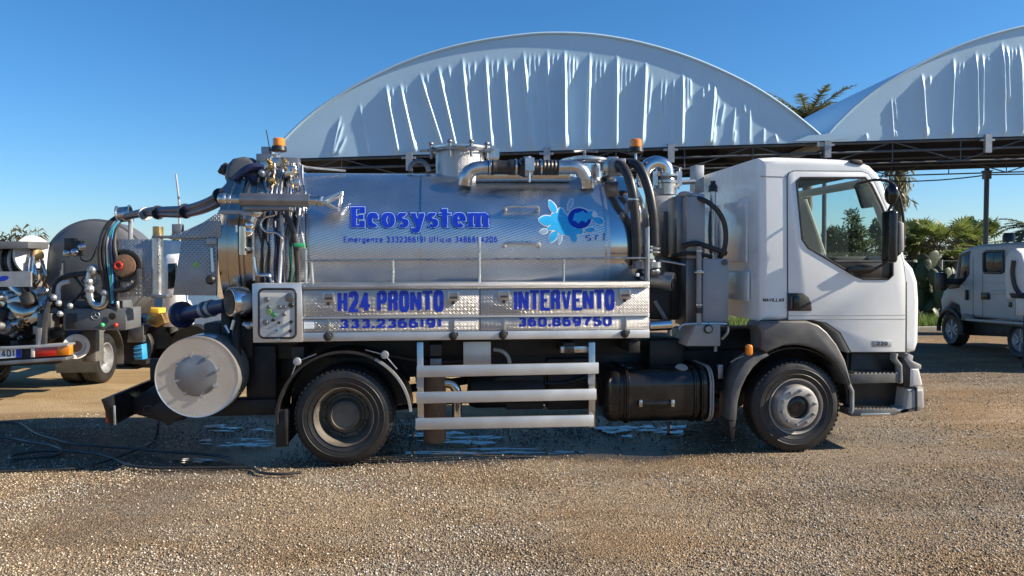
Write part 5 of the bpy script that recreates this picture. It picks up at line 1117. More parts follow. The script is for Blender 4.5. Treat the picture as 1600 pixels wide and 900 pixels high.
cl = MB(); cl.tube([T(366, 500, .2), T(362, 515, .2)], .02); cl.tube([T(380, 505, .2), T(392, 512, .2)], .025); cl.ball(T(388, 509, .2), .04); cl.ball(T(395, 507, .2), .035); cl.tube([T(352, 508, .2), T(358, 520, .2)], .016); cl.build('coupling_bits', 'steel', truck)
# rear hood plates
hp = MB(); hp.prism(TF.uz([(284, 368), (340, 372), (338, 462), (270, 461)], .35), .35, .39); hood = hp.build('rear_shield', 'dull tread plate', truck, bevel=.006)
mb = MB(); mb.lathe([(.032, -.003), (.032, -.006), (.001, -.006)], T(307, 414, .35), (0, 1, 0), 12); mb.build('round_sticker', 'sticker green', hood)
mb = MB(); vs = []
top_ = [(262, 372), (290, 360), (315, 349), (345, 329)]; bot = [(262, 373.5), (290, 371), (318, 372), (345, 374)]
ppoly('rear_hood', 'dull tread plate', [(262, 369), (290, 360), (316, 348), (345, 329), (346, 372), (264, 373)], .33, 1.9, hood, .005)
mb = MB(); mb.lathe([(.03, 0), (.045, -.05), (.05, -.09), (.03, -.12), (.001, -.12)], T(333, 437, .35), (0, 1, 0), 14); mb.build('shield_knob', 'black plastic', hood); ptube('shield_rod', 'steel', [(331, 388, .33), (333, 425, .32)], .018, hood); pbox('shield_bracket', 'galvanised', 322, 372, 338, 382, .3, .34, hood)
pbox('work_lamp', 'dull steel', 268, 350, 283, 366, .5, .6, hood, .01)
ppoly('top_cowl', 'tank grey', [(349, 277), (352, 258), (362, 247), (378, 243.5), (393, 246), (400, 253), (400, 300), (360, 305)], .8, 1.5, None, 0, .06); ppoly('cowl_snout', 'hose black', [(339, 268), (345, 258), (352, 253), (351, 270), (343, 272)], .9, 1.3, None, .01)
pbox('cowl_plate', 'hose blue', 356, 275, 425, 305, .85, 1.5, bevel=.02); mb = MB()
for x in (381, 404): mb.tube([T(x, 276, .7), T(x - 3, 302, .55)], .012)
mb.build('cowl_stay', 'hose black', truck)
# big drum beside the tail
dc_ = T(307.5, 589.5, -.02); RD = T(372.5, 589.5, -.02).x - dc_.x
mb = MB(); mb.lathe([(RD - .012, .0), (RD, -.006), (RD + .004, .01), (RD + .004, .40), (RD, .44), (.001, .44)], dc_, (0, 1, 0), 64, cap=False); drum = mb.build('waste_drum', 'drum face', truck)
mb = MB(); mb.lathe([(RD - .006, -.001), (RD * .7, .004), (.001, .008)], dc_, (0, 1, 0), 64, cap=False); mb.build('drum_head', 'drum face', drum)
c2 = T(307, 587, -.02); rp = .205; mb = MB(); mb.lathe([(rp, .004), (rp, -.012), (rp - .01, -.016), (.001, -.016)], c2, (0, 1, 0), 40, cap=False); mb.build('drum_cover', 'dull steel', drum, ang=40)
for i in range(8):
    a = 2 * math.pi * (i + .3) / 8; mb = MB(); p = c2 + Vector(((rp + .005) * math.cos(a), -.03, (rp + .005) * math.sin(a))); mb.lathe([(.012, .012), (.012, 0), (.001, -.004)], p, (0, 1, 0), 8); mb.box(p.x - .02, p.x + .02, -.022 + p.y + .02, p.y + .012 + .012, p.z - .008, p.z + .008, Matrix.Rotation(-a, 3, 'Y')); mb.build('cover_clip', 'steel', drum)
# under-run bar at the tail
ub = MB(); a = T(162, 632, .0); b = T(186, 663, .0); u0_ = a.x; ub.prism([(u0_ - .03, a.z + .05), (u0_ + .08, a.z + .08), (u0_ + .10, b.z + .0), (u0_ + .06, b.z - .02), (u0_ + .04, b.z + .02), (u0_ - .01, a.z)], .0, 2.3)
un = ub.build('underrun_bar', 'gloss black', truck, bevel=.01)
mb = MB(); mb.box(u0_ + .0, u0_ + .055, .02, .2, b.z + .01, a.z - .0); mb.build('tail_lamp', 'red lens', un, bevel=.01)
pbox('bar_end', 'galvanised', 177, 634, 180, 664, -.012, .0, un, .002)
for v in (.45, 1.75):
    mb = MB(); mb.prism([(u0_ + .05, .62), (u0_ + .5, .92), (u0_ + .95, 1.02), (u0_ + .95, .80), (u0_ + .6, .42), (u0_ + .42, .40), (u0_ + .1, .5)], v, v + .12); mb.build('bar_arm', 'chassis', un, bevel=.01)
mb = MB(); mb.tube([T(232, 640, .3) + Vector((.05 * math.cos(a), 0, .04 * math.sin(a))) for a in np.linspace(0, 6.28, 13)[:-1]], .010, 6, closed=True); mb.build('chain_ring', 'hose black', un)
ppoly('tail_bracket', 'chassis', [(232, 640), (262, 620), (300, 625), (285, 650), (262, 666), (250, 655)], .25, .4, un); pbox('tail_beam', 'chassis', 300, 625, 432, 650, .5, .7, un, .01)

# hose bundle slung from the tanker to the ring on the tanker behind
hb = thing('hose_bundle', 'thick bundle of blue and black hoses slung from the polished tanker to a ring', 'hose'); TF.place(hb)
tr_ = [(412, 262, .75), (392, 262, .72), (372, 276, .75), (350, 299, .95), (322, 316, 1.3), (290, 326, 1.8), (258, 328, 2.3), (236, 329, 2.7), (214, 333, 3.1), (198, 338, 3.4)]
for i, (dy, dv, r, m) in enumerate(((0, 0, .045, 'hose blue'), (9, .05, .05, 'hose black'), (17, .02, .045, 'hose blue'), (5, .1, .03, 'hose black'))):
    mb = MB(); k = len(tr_); mb.tube([T(x, y + dy * (1 - j / k) ** 1.3 * 1.2, v + dv) for j, (x, y, v) in enumerate(tr_)], [r * 1.0] * 1 if False else r, 10, False, 7); mb.build('hose', m, hb)
for q in (5, 6.5, 7.4, 3.2):
    i = int(q); t = q - i; a, b = tr_[i], tr_[i + 1]; p = T(*[a[j] + (b[j] - a[j]) * t for j in range(3)]); d = T(*b) - T(*a); mb = MB(); mb.lathe([(.09, -.02), (.094, 0), (.09, .02)], p + Vector((0, 0, -.03)), d, 14); mb.build('hose_tie', 'galvanised' if q == 7.4 else 'hose black', hb)

# ------------------------------------------------------------------ second tanker, seen from behind, at the left
LF = Frame(ground_pt(150, 598), R(5)); L = LF.T
t2 = thing('tank_truck', 'dark grey tanker seen from behind at left edge, with dished end and number plate', 'tank truck'); LF.place(t2)
def lp(name, m, pts, v0, v1, par=None, bevel=.006, r=0, label=None):
    mb = MB(); q = LF.uz(pts, v0); (mb.rprism(q, v0, v1, r) if r else mb.prism(q, v0, v1)); return mb.build(name, m, par or t2, bevel=0 if r else bevel, label=label)
def lb_(name, m, x0, y0, x1, y1, v0, v1, par=None, bevel=.006): return lp(name, m, [(x0, y1), (x1, y1), (x1, y0), (x0, y0)], v0, v1, par, bevel)
def lt(name, m, pts, r, par=None, n=8, smooth=5):
    mb = MB(); mb.tube([L(*p) for p in pts], r, n, False, smooth if len(pts) > 2 else 0); return mb.build(name, m, par or t2)
VB = -1.5
c = L(151, 423, VB + .55); rt_ = L(228, 423, VB + .55).x - c.x; ht = L(151, 345, VB + .55).z - c.z; rt_ = max(rt_, ht)
mb = MB(); mb.lathe([(max(.001, rt_ * math.cos(math.pi / 2 * (1 - i / 9)) ** .7) if i else .001, -.17 * math.cos(math.pi / 2 * i / 9)) for i in range(10)] + [(rt_, .15), (rt_, .55), (rt_ * .6, .7), (.001, .72)], c, (0, 1, 0), 64); tk2 = mb.build('tank', 'tank grey', t2, ang=50)
mb = MB(); mb.lathe([(rt_ - .02, -.03), (rt_ + .03, -.02), (rt_ + .03, .05), (rt_, .06)], c, (0, 1, 0), 64, cap=False); mb.build('door_flange', 'tank grey', tk2)
# chequer side station with round reel mouth, post, ring, vertical cylinder
pl = lb_('side_plate', 'dull tread plate', 178, 374, 240, 464, VB - .1, VB - .05)
mb = MB(); q = L(196, 415, VB - .1); mb.lathe([(.24, 0), (.25, -.012), (.25, -.05), (.22, -.05), (.21, 0)], q, (0, 1, 0), 30, cap=False); mb.build('reel_ring', 'hose black', pl); mb = MB(); mb.lathe([(.215, -.012), (.001, -.014)], q, (0, 1, 0), 30, cap=False); mb.build('reel_mouth', 'gloss black', pl)
mb = MB(); mb.lathe([(.17, -.02), (.17, -.06), (.10, -.07), (.001, -.075)], q, (0, 1, 0), 20, cap=False); mb.build('reel_hub', 'rust', pl); mb = MB(); mb.tube([q + Vector((-.07 + .05 * math.cos(a), -.085, .05 * math.sin(a))) for a in np.linspace(0, 6.28, 13)[:-1]], .018, 6, closed=True); mb.build('reel_crank', 'red lens', pl)
lt('post', 'galvanised', [(204, 378, VB + .02), (204, 338, VB + .02)], .035)
mb = MB(); rg = L(194, 335, VB + .02); mb.lathe([(.115, -.10), (.14, -.095), (.14, -.08), (.118, -.075), (.118, .08), (.14, .085), (.14, .1), (.115, .1)], rg, (.92, .1, .1), 26, cap=False); mb.build('guide_ring', 'steel', t2)
rr0 = random.Random(77)
for i, (m, r) in enumerate((('hose black', .035), ('hose black', .03), ('galvanised', .025), ('hose blue', .03), ('hose black', .03))):
    o_ = i * 3.2; lt('drop_hose', m, [(196 + o_ * .3, 336 + i, VB), (182 + o_ * .5, 340 + i, VB - .05), (168 + o_, 352 + i * 2, VB - .1), (158 + o_ * 1.6, 375 + i * 2, VB - .15), (156 + o_ * 2.0, 405, VB - .15), (163 + o_ * 1.6, 440, VB - .12), (168 + o_ * 1.2, 470, VB - .1)], r, None, 8, 6)
for i in range(9):
    x = 84 + rr0.uniform(0, 90); y = 440 + rr0.uniform(-14, 20); lt('small_hose', rr0.choice(['hose black', 'dull steel', 'steel', 'hose black']), [(x, y, VB + .05), (x + rr0.uniform(-16, 16), y + rr0.uniform(6, 14), VB - .06), (x + rr0.uniform(-26, 26), y + rr0.uniform(16, 26), VB - .06), (x + rr0.uniform(-22, 22), 482, VB)], rr0.uniform(.012, .028), None, 7, 5)
for i in range(3): lt('signal_wire', ['blue crate', 'indicator green', 'blue crate'][i], [(185 + i, 345, VB - .08), (173 + i * 2, 360, VB - .14), (166 + i * 4, 392, VB - .16), (172 + i * 2, 440, VB - .16), (174 + i, 474, VB - .14)], .009)
lt('crossover_hose', 'hose black', [(216, 420, VB - .2), (214, 440, VB - .22), (200, 452, VB - .22), (178, 455, VB - .2)], .035); lt('crossover_hose', 'hose black', [(82, 448, VB), (98, 433, VB), (135, 427, VB - .05), (165, 424, VB - .1)], .04)
lt('inlet_pipe', 'white paint dull', [(92, 478, VB), (91, 452, VB), (96, 443, VB), (108, 440, VB)], .035, None, 10)
lt('vertical_cylinder', 'steel', [(245.5, 465, VB - .05), (245.5, 372, VB - .05)], .085, None, 16); lt('vertical_cylinder', 'brass', [(247, 373, VB - .05), (247, 354, VB - .05)], .075, None, 14); lb_('cylinder_plate', 'dull steel', 237, 368, 276, 372, VB - .15, VB + .1); lb_('cylinder_base', 'dull steel', 236, 460, 260, 466, VB - .15, VB + .1)
lb_('end_lamp', 'black plastic', 100, 372, 116, 392, VB + .0, VB + .12); lb_('end_lamp', 'black plastic', 116, 376, 126, 400, VB - .02, VB + .1)
for x, y, r in ((105, 396, .06), (128, 386, .06), (118, 394, .07)): gl = MB(); gl.ball(L(x, y, VB), r, 10); gl.build('end_valve', 'steel', t2)
lt('end_wire', 'hose black', [(124, 395, VB - .02), (128, 406, VB - .02), (142, 406, VB - .02), (152, 384, VB)], .012); lt('end_rib', 'tank grey', [(97, 408, VB + .2), (96, 440, VB + .2)], .04)
# elbows and valve column
lt('valve_column', 'steel', [(144, 420, VB - .1), (140, 440, VB - .1), (142, 466, VB - .1), (150, 477, VB - .1), (162, 476, VB - .1), (166, 462, VB - .1)], .06, None, 12)
for x, y, r in ((146, 422, .09), (140, 440, .075), (141, 452, .08), (165, 458, .07), (110, 478, .05), (92, 474, .05), (94, 490, .05), (84, 465, .05)): gl = MB(); gl.ball(L(x, y, VB - .1), r, 10); gl.build('pipe_joint', 'galvanised', t2)
lb_('rear_tank_belly', 'tank grey', 100, 470, 190, 482, VB + .1, VB + .6)
# control box
cb = lb_('control_box', 'tank grey', 98, 482, 197, 516, VB - .08, VB + .5, None, .02); lb_('gauge_recess', 'black plastic', 102, 490, 119, 514, VB - .09, VB - .07, cb)
mb = MB(); mb.lathe([(.055, -.02), (.001, -.022)], L(176, 494, VB - .08), (0, 1, 0), 16, cap=False); mb.build('box_hole', 'gloss black', cb)
for x, m in ((160, 'indicator green'), (181, 'red lens')): mb = MB(); mb.ball(L(x, 508, VB - .09), .035, 10); mb.build('push_button', m, cb)
mb = MB(); q = L(149, 493, VB - .082); mb.tube([q + Vector((.06 * math.cos(a), 0, .06 * math.sin(a))) for a in np.linspace(0, 6.28, 21)[:-1]], .005, 6, closed=True)
for a in (90, 210, 330): mb.tube([q, q + Vector((.058 * math.cos(R(a)), 0, .058 * math.sin(R(a))))], .006, 6)
mb.build('star_badge', 'galvanised', cb)
# side box with the white hub and mudguard, wheels
lb_('fender_box', 'grey plastic', 127, 516, 150, 566, VB + .5, VB + .8, None, .03)
mb = MB(); q = L(118, 541, VB + .1); mb.lathe([(.17, 0), (.19, -.02), (.19, -.05), (.14, -.06), (.12, -.03), (.001, -.03)], q, (-.62, .78, 0), 28, cap=False); mb.build('end_cap', 'white paint dull', t2); mb = MB(); mb.lathe([(.085, -.05), (.001, -.06)], q, (-.62, .78, 0), 20, cap=False); mb.build('end_cap', 'rust', t2)
wq = L(179, 562, .3)
def wheel2(u, v, z, r, par):
    ax = (1, 0, 0); o = (u, v, z); k = r / .5
    rim = MB(); rim.lathe([(a * k, -h) for a, h in [(.30, .06), (.31, .01), (.29, .01), (.275, .06), (.25, .10), (.2, .11), (.13, .08), (.12, .02), (.001, .02)]], o, ax, 26, cap=False); rm = rim.build('wheel', 'galvanised', par)
    ty = MB(); ty.lathe([(a * k, -h) for a, h in [(.298, .05), (.32, .005), (.39, -.006), (.46, .005), (.49, .03), (.5, .06), (.5, .12), (.49, .125), (.49, .14), (.5, .145), (.5, .23), (.48, .27), (.3, .25)]], o, ax, 40, cap=False); ty.build('tyre', 'rubber', rm)
    return rm
RR2 = .43
wheel2(wq.x, .02, RR2, RR2, t2); wheel2(wq.x - .34, .02, RR2, RR2, t2); wheel2(wq.x - 2.1, .02, RR2, RR2, t2); wheel2(wq.x - 1.76, .02, RR2, RR2, t2); wheel2(wq.x, 3.9, RR2, RR2, t2); wheel2(wq.x - 2.1, 3.9, RR2, RR2, t2)
def mudarc(u0, u1, v, z, r):
    mb = MB(); n = 14; P = [(v + r * math.cos(R(200 - 220 * i / n)), z + r * math.sin(R(200 - 220 * i / n))) for i in range(n + 1)]
    vs = [(u, a, b) for u in (u0, u1) for a, b in P] + [(u, a, b + .015) for u in (u0, u1) for a, b in P]; k = n + 1
    mb.add(vs, [(i, i + 1, k + i + 1, k + i) for i in range(n)] + [(2 * k + i, 3 * k + i, 3 * k + i + 1, 2 * k + i + 1) for i in range(n)] + [(k + i, k + i + 1, 3 * k + i + 1, 3 * k + i) for i in range(n)]); return mb.build('mudguard', 'grey plastic', t2)
mudarc(wq.x - .6, wq.x + .06, .02, RR2, .53); mudarc(wq.x - 2.3, wq.x - 1.5, .02, RR2, .53)
mb = MB(); mb.box(wq.x - 1.5, wq.x - 1.38, VB, 5.4, .62, .9); mb.box(wq.x - .75, wq.x - .63, VB, 5.4, .62, .9); mb.box(wq.x - 1.9, wq.x - .2, .0, .2, .4, .5); mb.box(wq.x - 1.9, wq.x - .2, VB + .2, VB + .4, .5, .8); mb.build('chassis', 'chassis', t2, bevel=.01)
cabb = MB(); cabb.box(wq.x - 2.15, wq.x - .05, 3.2, 5.2, .7, 2.55); cabb.build('cab', 'white paint dull', t2, bevel=.12, seg=4)
# bumper, plate, tail lamp
bm_ = lp('rear_bumper', 'galvanised', [(-60, 547), (105, 537), (105, 541), (-60, 551)], VB - .35, VB - .1); lp('rear_bumper', 'dull steel', [(-60, 569), (103, 558), (103, 563), (-60, 575)], VB - .35, VB - .1); lp('lamp_bar', 'chassis', [(-60, 549), (106, 540), (106, 559), (-60, 571)], VB - .28, VB - .12)
lm = lp('tail_lamp', 'red lens', [(50, 543), (89, 541), (89, 556), (50, 558.5)], VB - .33, VB - .28, None, .01); lp('lamp_segment', 'amber', [(89, 541), (108, 539.5), (108, 555), (89, 556)], VB - .33, VB - .2, lm, .01); lp('lamp_segment', 'clear lens', [(48, 543), (54, 542.6), (54, 558), (48, 558.5)], VB - .335, VB - .28, lm, .005)
np_ = lp('number_plate', 'white vinyl', [(-40, 547), (33, 543), (33, 558), (-40, 563)], VB - .31, VB - .29, None, 0); lp('plate_band', 'blue vinyl', [(25, 544), (33, 543.4), (33, 558), (25, 558.6)], VB - .312, VB - .3, np_, 0)
def lsurf(v): return lambda x, y, off: L(x, y, v - off)
lbm = lettering('14D1', -3, 558.4, 23, 556.8, 11, lsurf(VB - .312), 0, w=.6, tv=.15, th=.12, gap=.2); link('plate_number', flat_mesh(lbm, 'plate_number'), 'black print', np_)
# pump tangle and side reel on the left
rb_ = lp('reel_shelf', 'tank grey', [(-60, 377), (44, 377), (44, 388), (-60, 390)], VB - .1, VB + .6)
mb = MB(); a = L(-30, 408, VB + .3); b = L(45, 408, VB + .3); mb.lathe([(.19, 0), (.19, b.x - a.x)], a, (1, 0, 0), 20); rl_ = mb.build('hose_reel', 'hose black', t2)
for i in range(9): mb = MB(); x = -6 + i * 5.2; mb.lathe([(.20, -.03), (.235, -.0), (.20, .03)], L(x, 408, VB + .3), (1, .0, 0), 18, cap=False); mb.build('hose_coil', 'hose black' if i % 3 else 'white paint dull', rl_)
mb = MB(); q = L(50, 399, VB + .3); mb.lathe([(.30, .0), (.31, .02), (.30, .05), (.12, .06), (.10, .12), (.001, .12)], q, (.9, -.5, 0), 28); mb.build('reel_flange', 'white paint dull', rl_); mb = MB(); mb.lathe([(.10, .1), (.09, .16), (.001, .17)], q, (.9, -.5, 0), 16); mb.build('reel_hub', 'brass', rl_)
lp('logo_strip', 'grey_blue' if 'grey_blue' in MATS else 'galvanised', [(-60, 425), (48, 424), (48, 448), (-60, 448)], VB - .12, VB - .08, None, 0, 0); mb = MB(); mb.add([L(x, y, VB - .123) for x, y in blobpoly(5, 435, 9, 4, -10, 12)], [tuple(range(12))]); mb.build('logo_mark', 'blue vinyl', t2)
lb_('tank_shell', 'chassis', 100, 420, 185, 500, VB + 1.2, 1.2, None, .1); rr = random.Random(3); 
for i in range(60):
    T_ = MB()
    p = L(rr.uniform(-25, 88), rr.uniform(455, 528), VB + rr.uniform(.0, .7)); s = rr.uniform(.04, .12); d = (rr.uniform(-1, 1), rr.uniform(-1, .3), rr.uniform(-.6, .8))
    if rr.random() < .3: T_.box(p.x - s, p.x + s, p.y - s, p.y + s, p.z - s * .7, p.z + s * .7, Matrix.Rotation(rr.uniform(-.6, .6), 3, 'Y'))
    else: T_.lathe([(s * .8, -s * 1.3), (s, -s), (s, s * .5), (s * .55, s * .7), (s * .55, s * 1.8)], p, d, 12)
    T_.build('pump_unit', ('steel', 'dull steel', 'chassis')[i % 3], t2, bevel=.006)
for i in range(10):
    x = rr.uniform(46, 76); lt('coil_pipe', rr.choice(['steel', 'bright steel', 'band steel', 'rust']), [(x, 372 + rr.uniform(5, 50), VB + .2), (x + rr.uniform(-10, 10), 430, VB + .1), (x + rr.uniform(-8, 8), 450, VB + .2)], .02)
lt('vent_duct', 'band steel', [(15, 470, VB + .3), (45, 490, VB + .1), (70, 470, VB + .3)], .16, None, 14); lt('vent_duct', 'steel', [(18, 440, VB + .4), (40, 460, VB + .2), (75, 455, VB + .4)], .10, None, 12)
lb_('pump_back', 'chassis', -60, 448, 98, 545, VB + .75, VB + .9); lb_('deck_box', 'grey plastic', 58, 490, 80, 512, VB - .15, VB + .1); lt('drain_pipe', 'dull steel', [(62, 512, VB - .2), (62, 545, VB - .2)], .05); lt('spout_hose', 'hose black', [(82, 448, VB), (76, 475, VB - .1), (70, 500, VB - .15), (68, 545, VB - .2)], .05)

# ------------------------------------------------------------------ white lorry further back (left)
WF = Frame(ground_pt(230, 575), 0.0); W = WF.T
t3 = thing('lorry', 'white-cabbed work lorry with yellow fittings, half hidden behind the two tankers on the left', 'lorry'); WF.place(t3)
def wp_(name, m, pts, v0, v1, par=None, bevel=.01, r=0):
    mb = MB(); q = WF.uz(pts, v0); (mb.rprism(q, v0, v1, r) if r else mb.prism(q, v0, v1)); return mb.build(name, m, par or t3, bevel=0 if r else bevel)
cb3 = wp_('cab', 'white paint', [(250, 405), (258, 397), (276, 396), (281, 405), (282, 468), (286, 480), (288, 520), (268, 540), (250, 520)], .2, 2.2, None, 0, .12)
wp_('cab_window', 'dark glass', [(262, 412), (276, 411), (278, 425), (277, 448), (262, 452)], .185, .2, cb3, .01)
for a in ([(206, 481), (214, 481), (214, 490), (206, 490)], [(222, 481), (248, 482), (248, 490), (222, 490)]): wp_('tool_rack', 'yellow paint', a, -.4, -.1)
wp_('side_body', 'galvanised', [(203, 462), (222, 462), (222, 480), (203, 480)], .0, .5); wp_('side_body', 'dull steel', [(202, 508), (224, 508), (224, 535), (198, 535)], .0, .5); wp_('side_body', 'brass', [(230, 492), (252, 490), (258, 505), (245, 512), (228, 505)], .0, .4)
mb = MB()
for i in range(7): mb.tube([W(223, 464 + i * 2.6, 0), W(241, 464 + i * 2.6, 0)], .018, 6)
mb.build('radiator_fins', 'band steel', t3); wp_('chassis', 'chassis', [(190, 520), (330, 520), (330, 568), (190, 568)], .6, 1.6); wp_('chassis', 'chassis', [(183, 568), (330, 566), (330, 571), (183, 574)], .1, 2.0)
wp_('chassis', 'chassis', [(226, 512), (300, 508), (300, 545), (226, 545)], .2, .5)
for x in (205, 300):
    mb = MB(); q = W(x, 560, .1); mb.lathe([(.25, .0), (.40, .0), (.42, .04), (.42, .24), (.40, .28), (.2, .28)], (q.x, .1, .42), (0, 1, 0), 28); mb.build('wheel', 'rubber', t3); mb = MB(); mb.lathe([(.25, .02), (.2, .1), (.001, .1)], (q.x, .1, .42), (0, 1, 0), 20, cap=False); mb.build('wheel_rim', 'white paint dull', t3)
bcr = thing('crate', 'bright blue plastic crate standing on the low rail of the white lorry at the left', 'crate'); WF.place(bcr)
mb = MB(); mb.prism(WF.uz([(209, 541), (221, 538), (223, 562), (210, 563)], -.1), -.1, .25); cbx = mb.build('crate_body', 'blue crate', bcr, bevel=.01)
mb = MB()
for y in (545, 551, 557): mb.tube([W(209, y, -.105), W(222.5, y, -.105)], .012, 6)
mb.build('crate_rib', 'blue crate', bcr)
mb = MB(); mb.prism(WF.uz([(206, 563), (228, 562), (228, 569), (206, 569)], -.1), -.1, .4); mb.build('crate_shelf', 'chassis', t3)

# ------------------------------------------------------------------ grey crew van (right)
vp0, vp1 = ground_pt(1486, 541), ground_pt(1592, 562)
VF = Frame((vp0 + vp1) / 2, math.atan2(vp1.y - vp0.y, vp1.x - vp0.x)); N = VF.T
van = thing('van', 'white crew van in the shade at the right edge, with big black mirror', 'van'); VF.place(van)
def vp_(name, m, pts, v0, v1, par=None, bevel=.006, r=0):
    mb = MB(); q = VF.uz(pts, v0); (mb.rprism(q, v0, v1, r) if r else mb.prism(q, v0, v1)); return mb.build(name, m, par or van, bevel=0 if r else bevel)
hull = [(1473, 500), (1468, 468), (1474, 452), (1487, 444), (1497, 396), (1510, 387), (1530, 382), (1602, 377), (1700, 372), (1700, 512), (1602, 504), (1507, 494), (1500, 498), (1497, 478), (1485, 472), (1476, 482)]
vb_ = vp_('body', 'van paint', hull, 0, 1.95, None, 0, .09)
vp_('front_window', 'dark glass', [(1500, 438), (1503, 400), (1514, 396), (1514, 428), (1506, 440)], -.012, .02, vb_, .006); vp_('pillar_trim', 'black plastic', [(1494, 438), (1499, 398), (1515, 392), (1515, 396), (1502, 401), (1498, 438)], -.014, .02, vb_, 0)
vp_('belt_trim', 'black plastic', [(1480, 452), (1494, 436), (1508, 436), (1496, 450)], -.02, .02, vb_, .004)
vp_('rear_window', 'dark glass', [(1537, 396), (1541, 393), (1568, 392), (1568, 424), (1564, 426), (1539, 426), (1537, 422)], -.012, .02, vb_, .01); vp_('rear_window', 'dark glass', [(1590, 391), (1640, 390), (1640, 424), (1590, 426)], -.012, .02, vb_, .01)
sl = MB(); sl.tube([N(x, y, -.012) for x, y in [(1537, 396), (1541, 393), (1568, 392), (1568, 424), (1564, 426), (1539, 426), (1537, 422)]], .03, 6, closed=True); sl.build('window_seal', 'black plastic', vb_)
for x0, x1, y in ((1540, 1566, 440), (1545, 1600, 458), (1536, 1600, 452)): vp_('side_rib', 'white paint dull', [(x0, y), (x1, y + .5), (x1, y + 2.4), (x0, y + 2)], -.03, .02, vb_, .01)
for x in (1520, 1535, 1586): vp_('door_gap', 'black plastic', [(x, 400), (x + .7, 400), (x + .7, 494), (x, 493)], -.002, .02, vb_, 0)
vp_('door_handle', 'black plastic', [(1532, 457), (1543, 457), (1543, 468), (1532, 468)], -.05, .01, vb_, .01); vp_('door_handle', 'black plastic', [(1507, 453), (1510, 453), (1510, 469), (1507, 469)], -.05, .01, vb_, .01); vp_('fuel_flap', 'black plastic', [(1575, 472), (1580, 472), (1580, 480), (1575, 480)], -.02, .01, vb_, .01)
vp_('sill_trim', 'grey plastic', [(1504, 490), (1520, 493), (1520, 499), (1604, 508), (1604, 503), (1604, 512), (1600, 512), (1500, 500)], -.03, .2, vb_, .01); vp_('side_step', 'galvanised', [(1508, 498), (1602, 504), (1602, 509), (1508, 501)], -.12, .05, vb_, .01)
vp_('under_body', 'chassis', [(1475, 500), (1700, 512), (1700, 532), (1478, 522)], .25, 1.7)
mb = MB(); q0 = N(1470, 440, -.35); mb.rprism([(q0.x + a, q0.z + b) for a, b in rrect(-.18, -.21, .14, .21, .05)], -.42, -.26, .05, 3); vm = mb.build('door_mirror', 'black plastic', van); mb = MB(); mb.tube([(q0.x, -.3, q0.z), (N(1500, 440, 0).x, .0, N(1500, 440, 0).z)], .07, 8); mb.build('mirror_arm', 'black plastic', vm)
def vwheel(x, r, v=.0):
    q = N(x, 520, v); mb = MB(); mb.lathe([(r * .6, .03), (r * .68, .0), (r * .85, -.01), (r * .97, .03), (r, .07), (r, .2), (r * .95, .24), (r * .6, .22)], (q.x, v, r), (0, 1, 0), 30, cap=False); w = mb.build('wheel', 'rubber', van)
    mb = MB(); mb.lathe([(r * .62, .02), (r * .55, .06), (r * .4, .09), (r * .2, .05), (.001, .05)], (q.x, v, r), (0, 1, 0), 26, cap=False); mb.build('wheel_rim', 'galvanised', w)
    for i in range(6):
        a = i * math.pi / 3; mb = MB(); mb.box(q.x - .02, q.x + .02, v + .03, v + .07, r + .05, r + r * .56, Matrix.Rotation(a, 3, 'Y'), (q.x, v + .05, r)); mb.build('wheel_spoke', 'galvanised', w)
vwheel(1485, .40); vwheel(1592, .40); vwheel(1485, .40, 1.7); vwheel(1592, .40, 1.7)
arch_ = MB(); q = N(1485, 520, 0); arch_.tube([(q.x + .47 * math.cos(R(a)), -.01, .40 + .47 * math.sin(R(a))) for a in range(-10, 191, 20)], .05, 8); arch_.build('arch_trim', 'black plastic', van)
bc = MB(); q = N(1576, 378, .6); bc.lathe([(.12, 0), (.12, .14), (.09, .2), (.001, .2)], q, (0, 0, 1), 14); bc.build('roof_beacon', 'black plastic', van)
# white rounded drum on a dark bracket, by the van
DF = Frame(ground_pt(1590, 575), R(-70)); D_ = DF.T
dt = thing('hose_drum', 'rounded white drum on a black bracket, cut by the right edge before the van', 'hose drum'); DF.place(dt)
dq = DF.uz([(1569, 470), (1567, 430), (1569, 402), (1576, 391), (1585, 388), (1594, 396), (1601, 420), (1604, 470)], 0); mb = MB(); mb.rprism(dq, 0, .35, .08, 4); mb.build('drum_body', 'white paint dull', dt)
mb = MB(); mb.tube([DF.T(x, y, -.03) for x, y in ((1584, 407), (1582, 425), (1585, 445), (1592, 458), (1604, 466))], .04, 8, False, 5); mb.build('drum_handle', 'black plastic', dt); mb = MB(); mb.prism(DF.uz([(1576, 458), (1610, 458), (1610, 466), (1580, 466)], -.02), -.02, .4); mb.build('drum_bracket', 'black plastic', dt, bevel=.01)
mb = MB(); mb.prism(DF.uz([(1586, 466), (1640, 466), (1640, 493), (1586, 493)], 0), 0, .5); mb.build('drum_cabinet', 'white paint dull', dt, bevel=.02); mb = MB(); mb.tube([DF.T(1604, 490, .2), DF.T(1604, 490, .2) * 1.0 - Vector((0, 0, DF.T(1604, 490, .2).z))], .05); mb.build('drum_leg', 'chassis', dt)

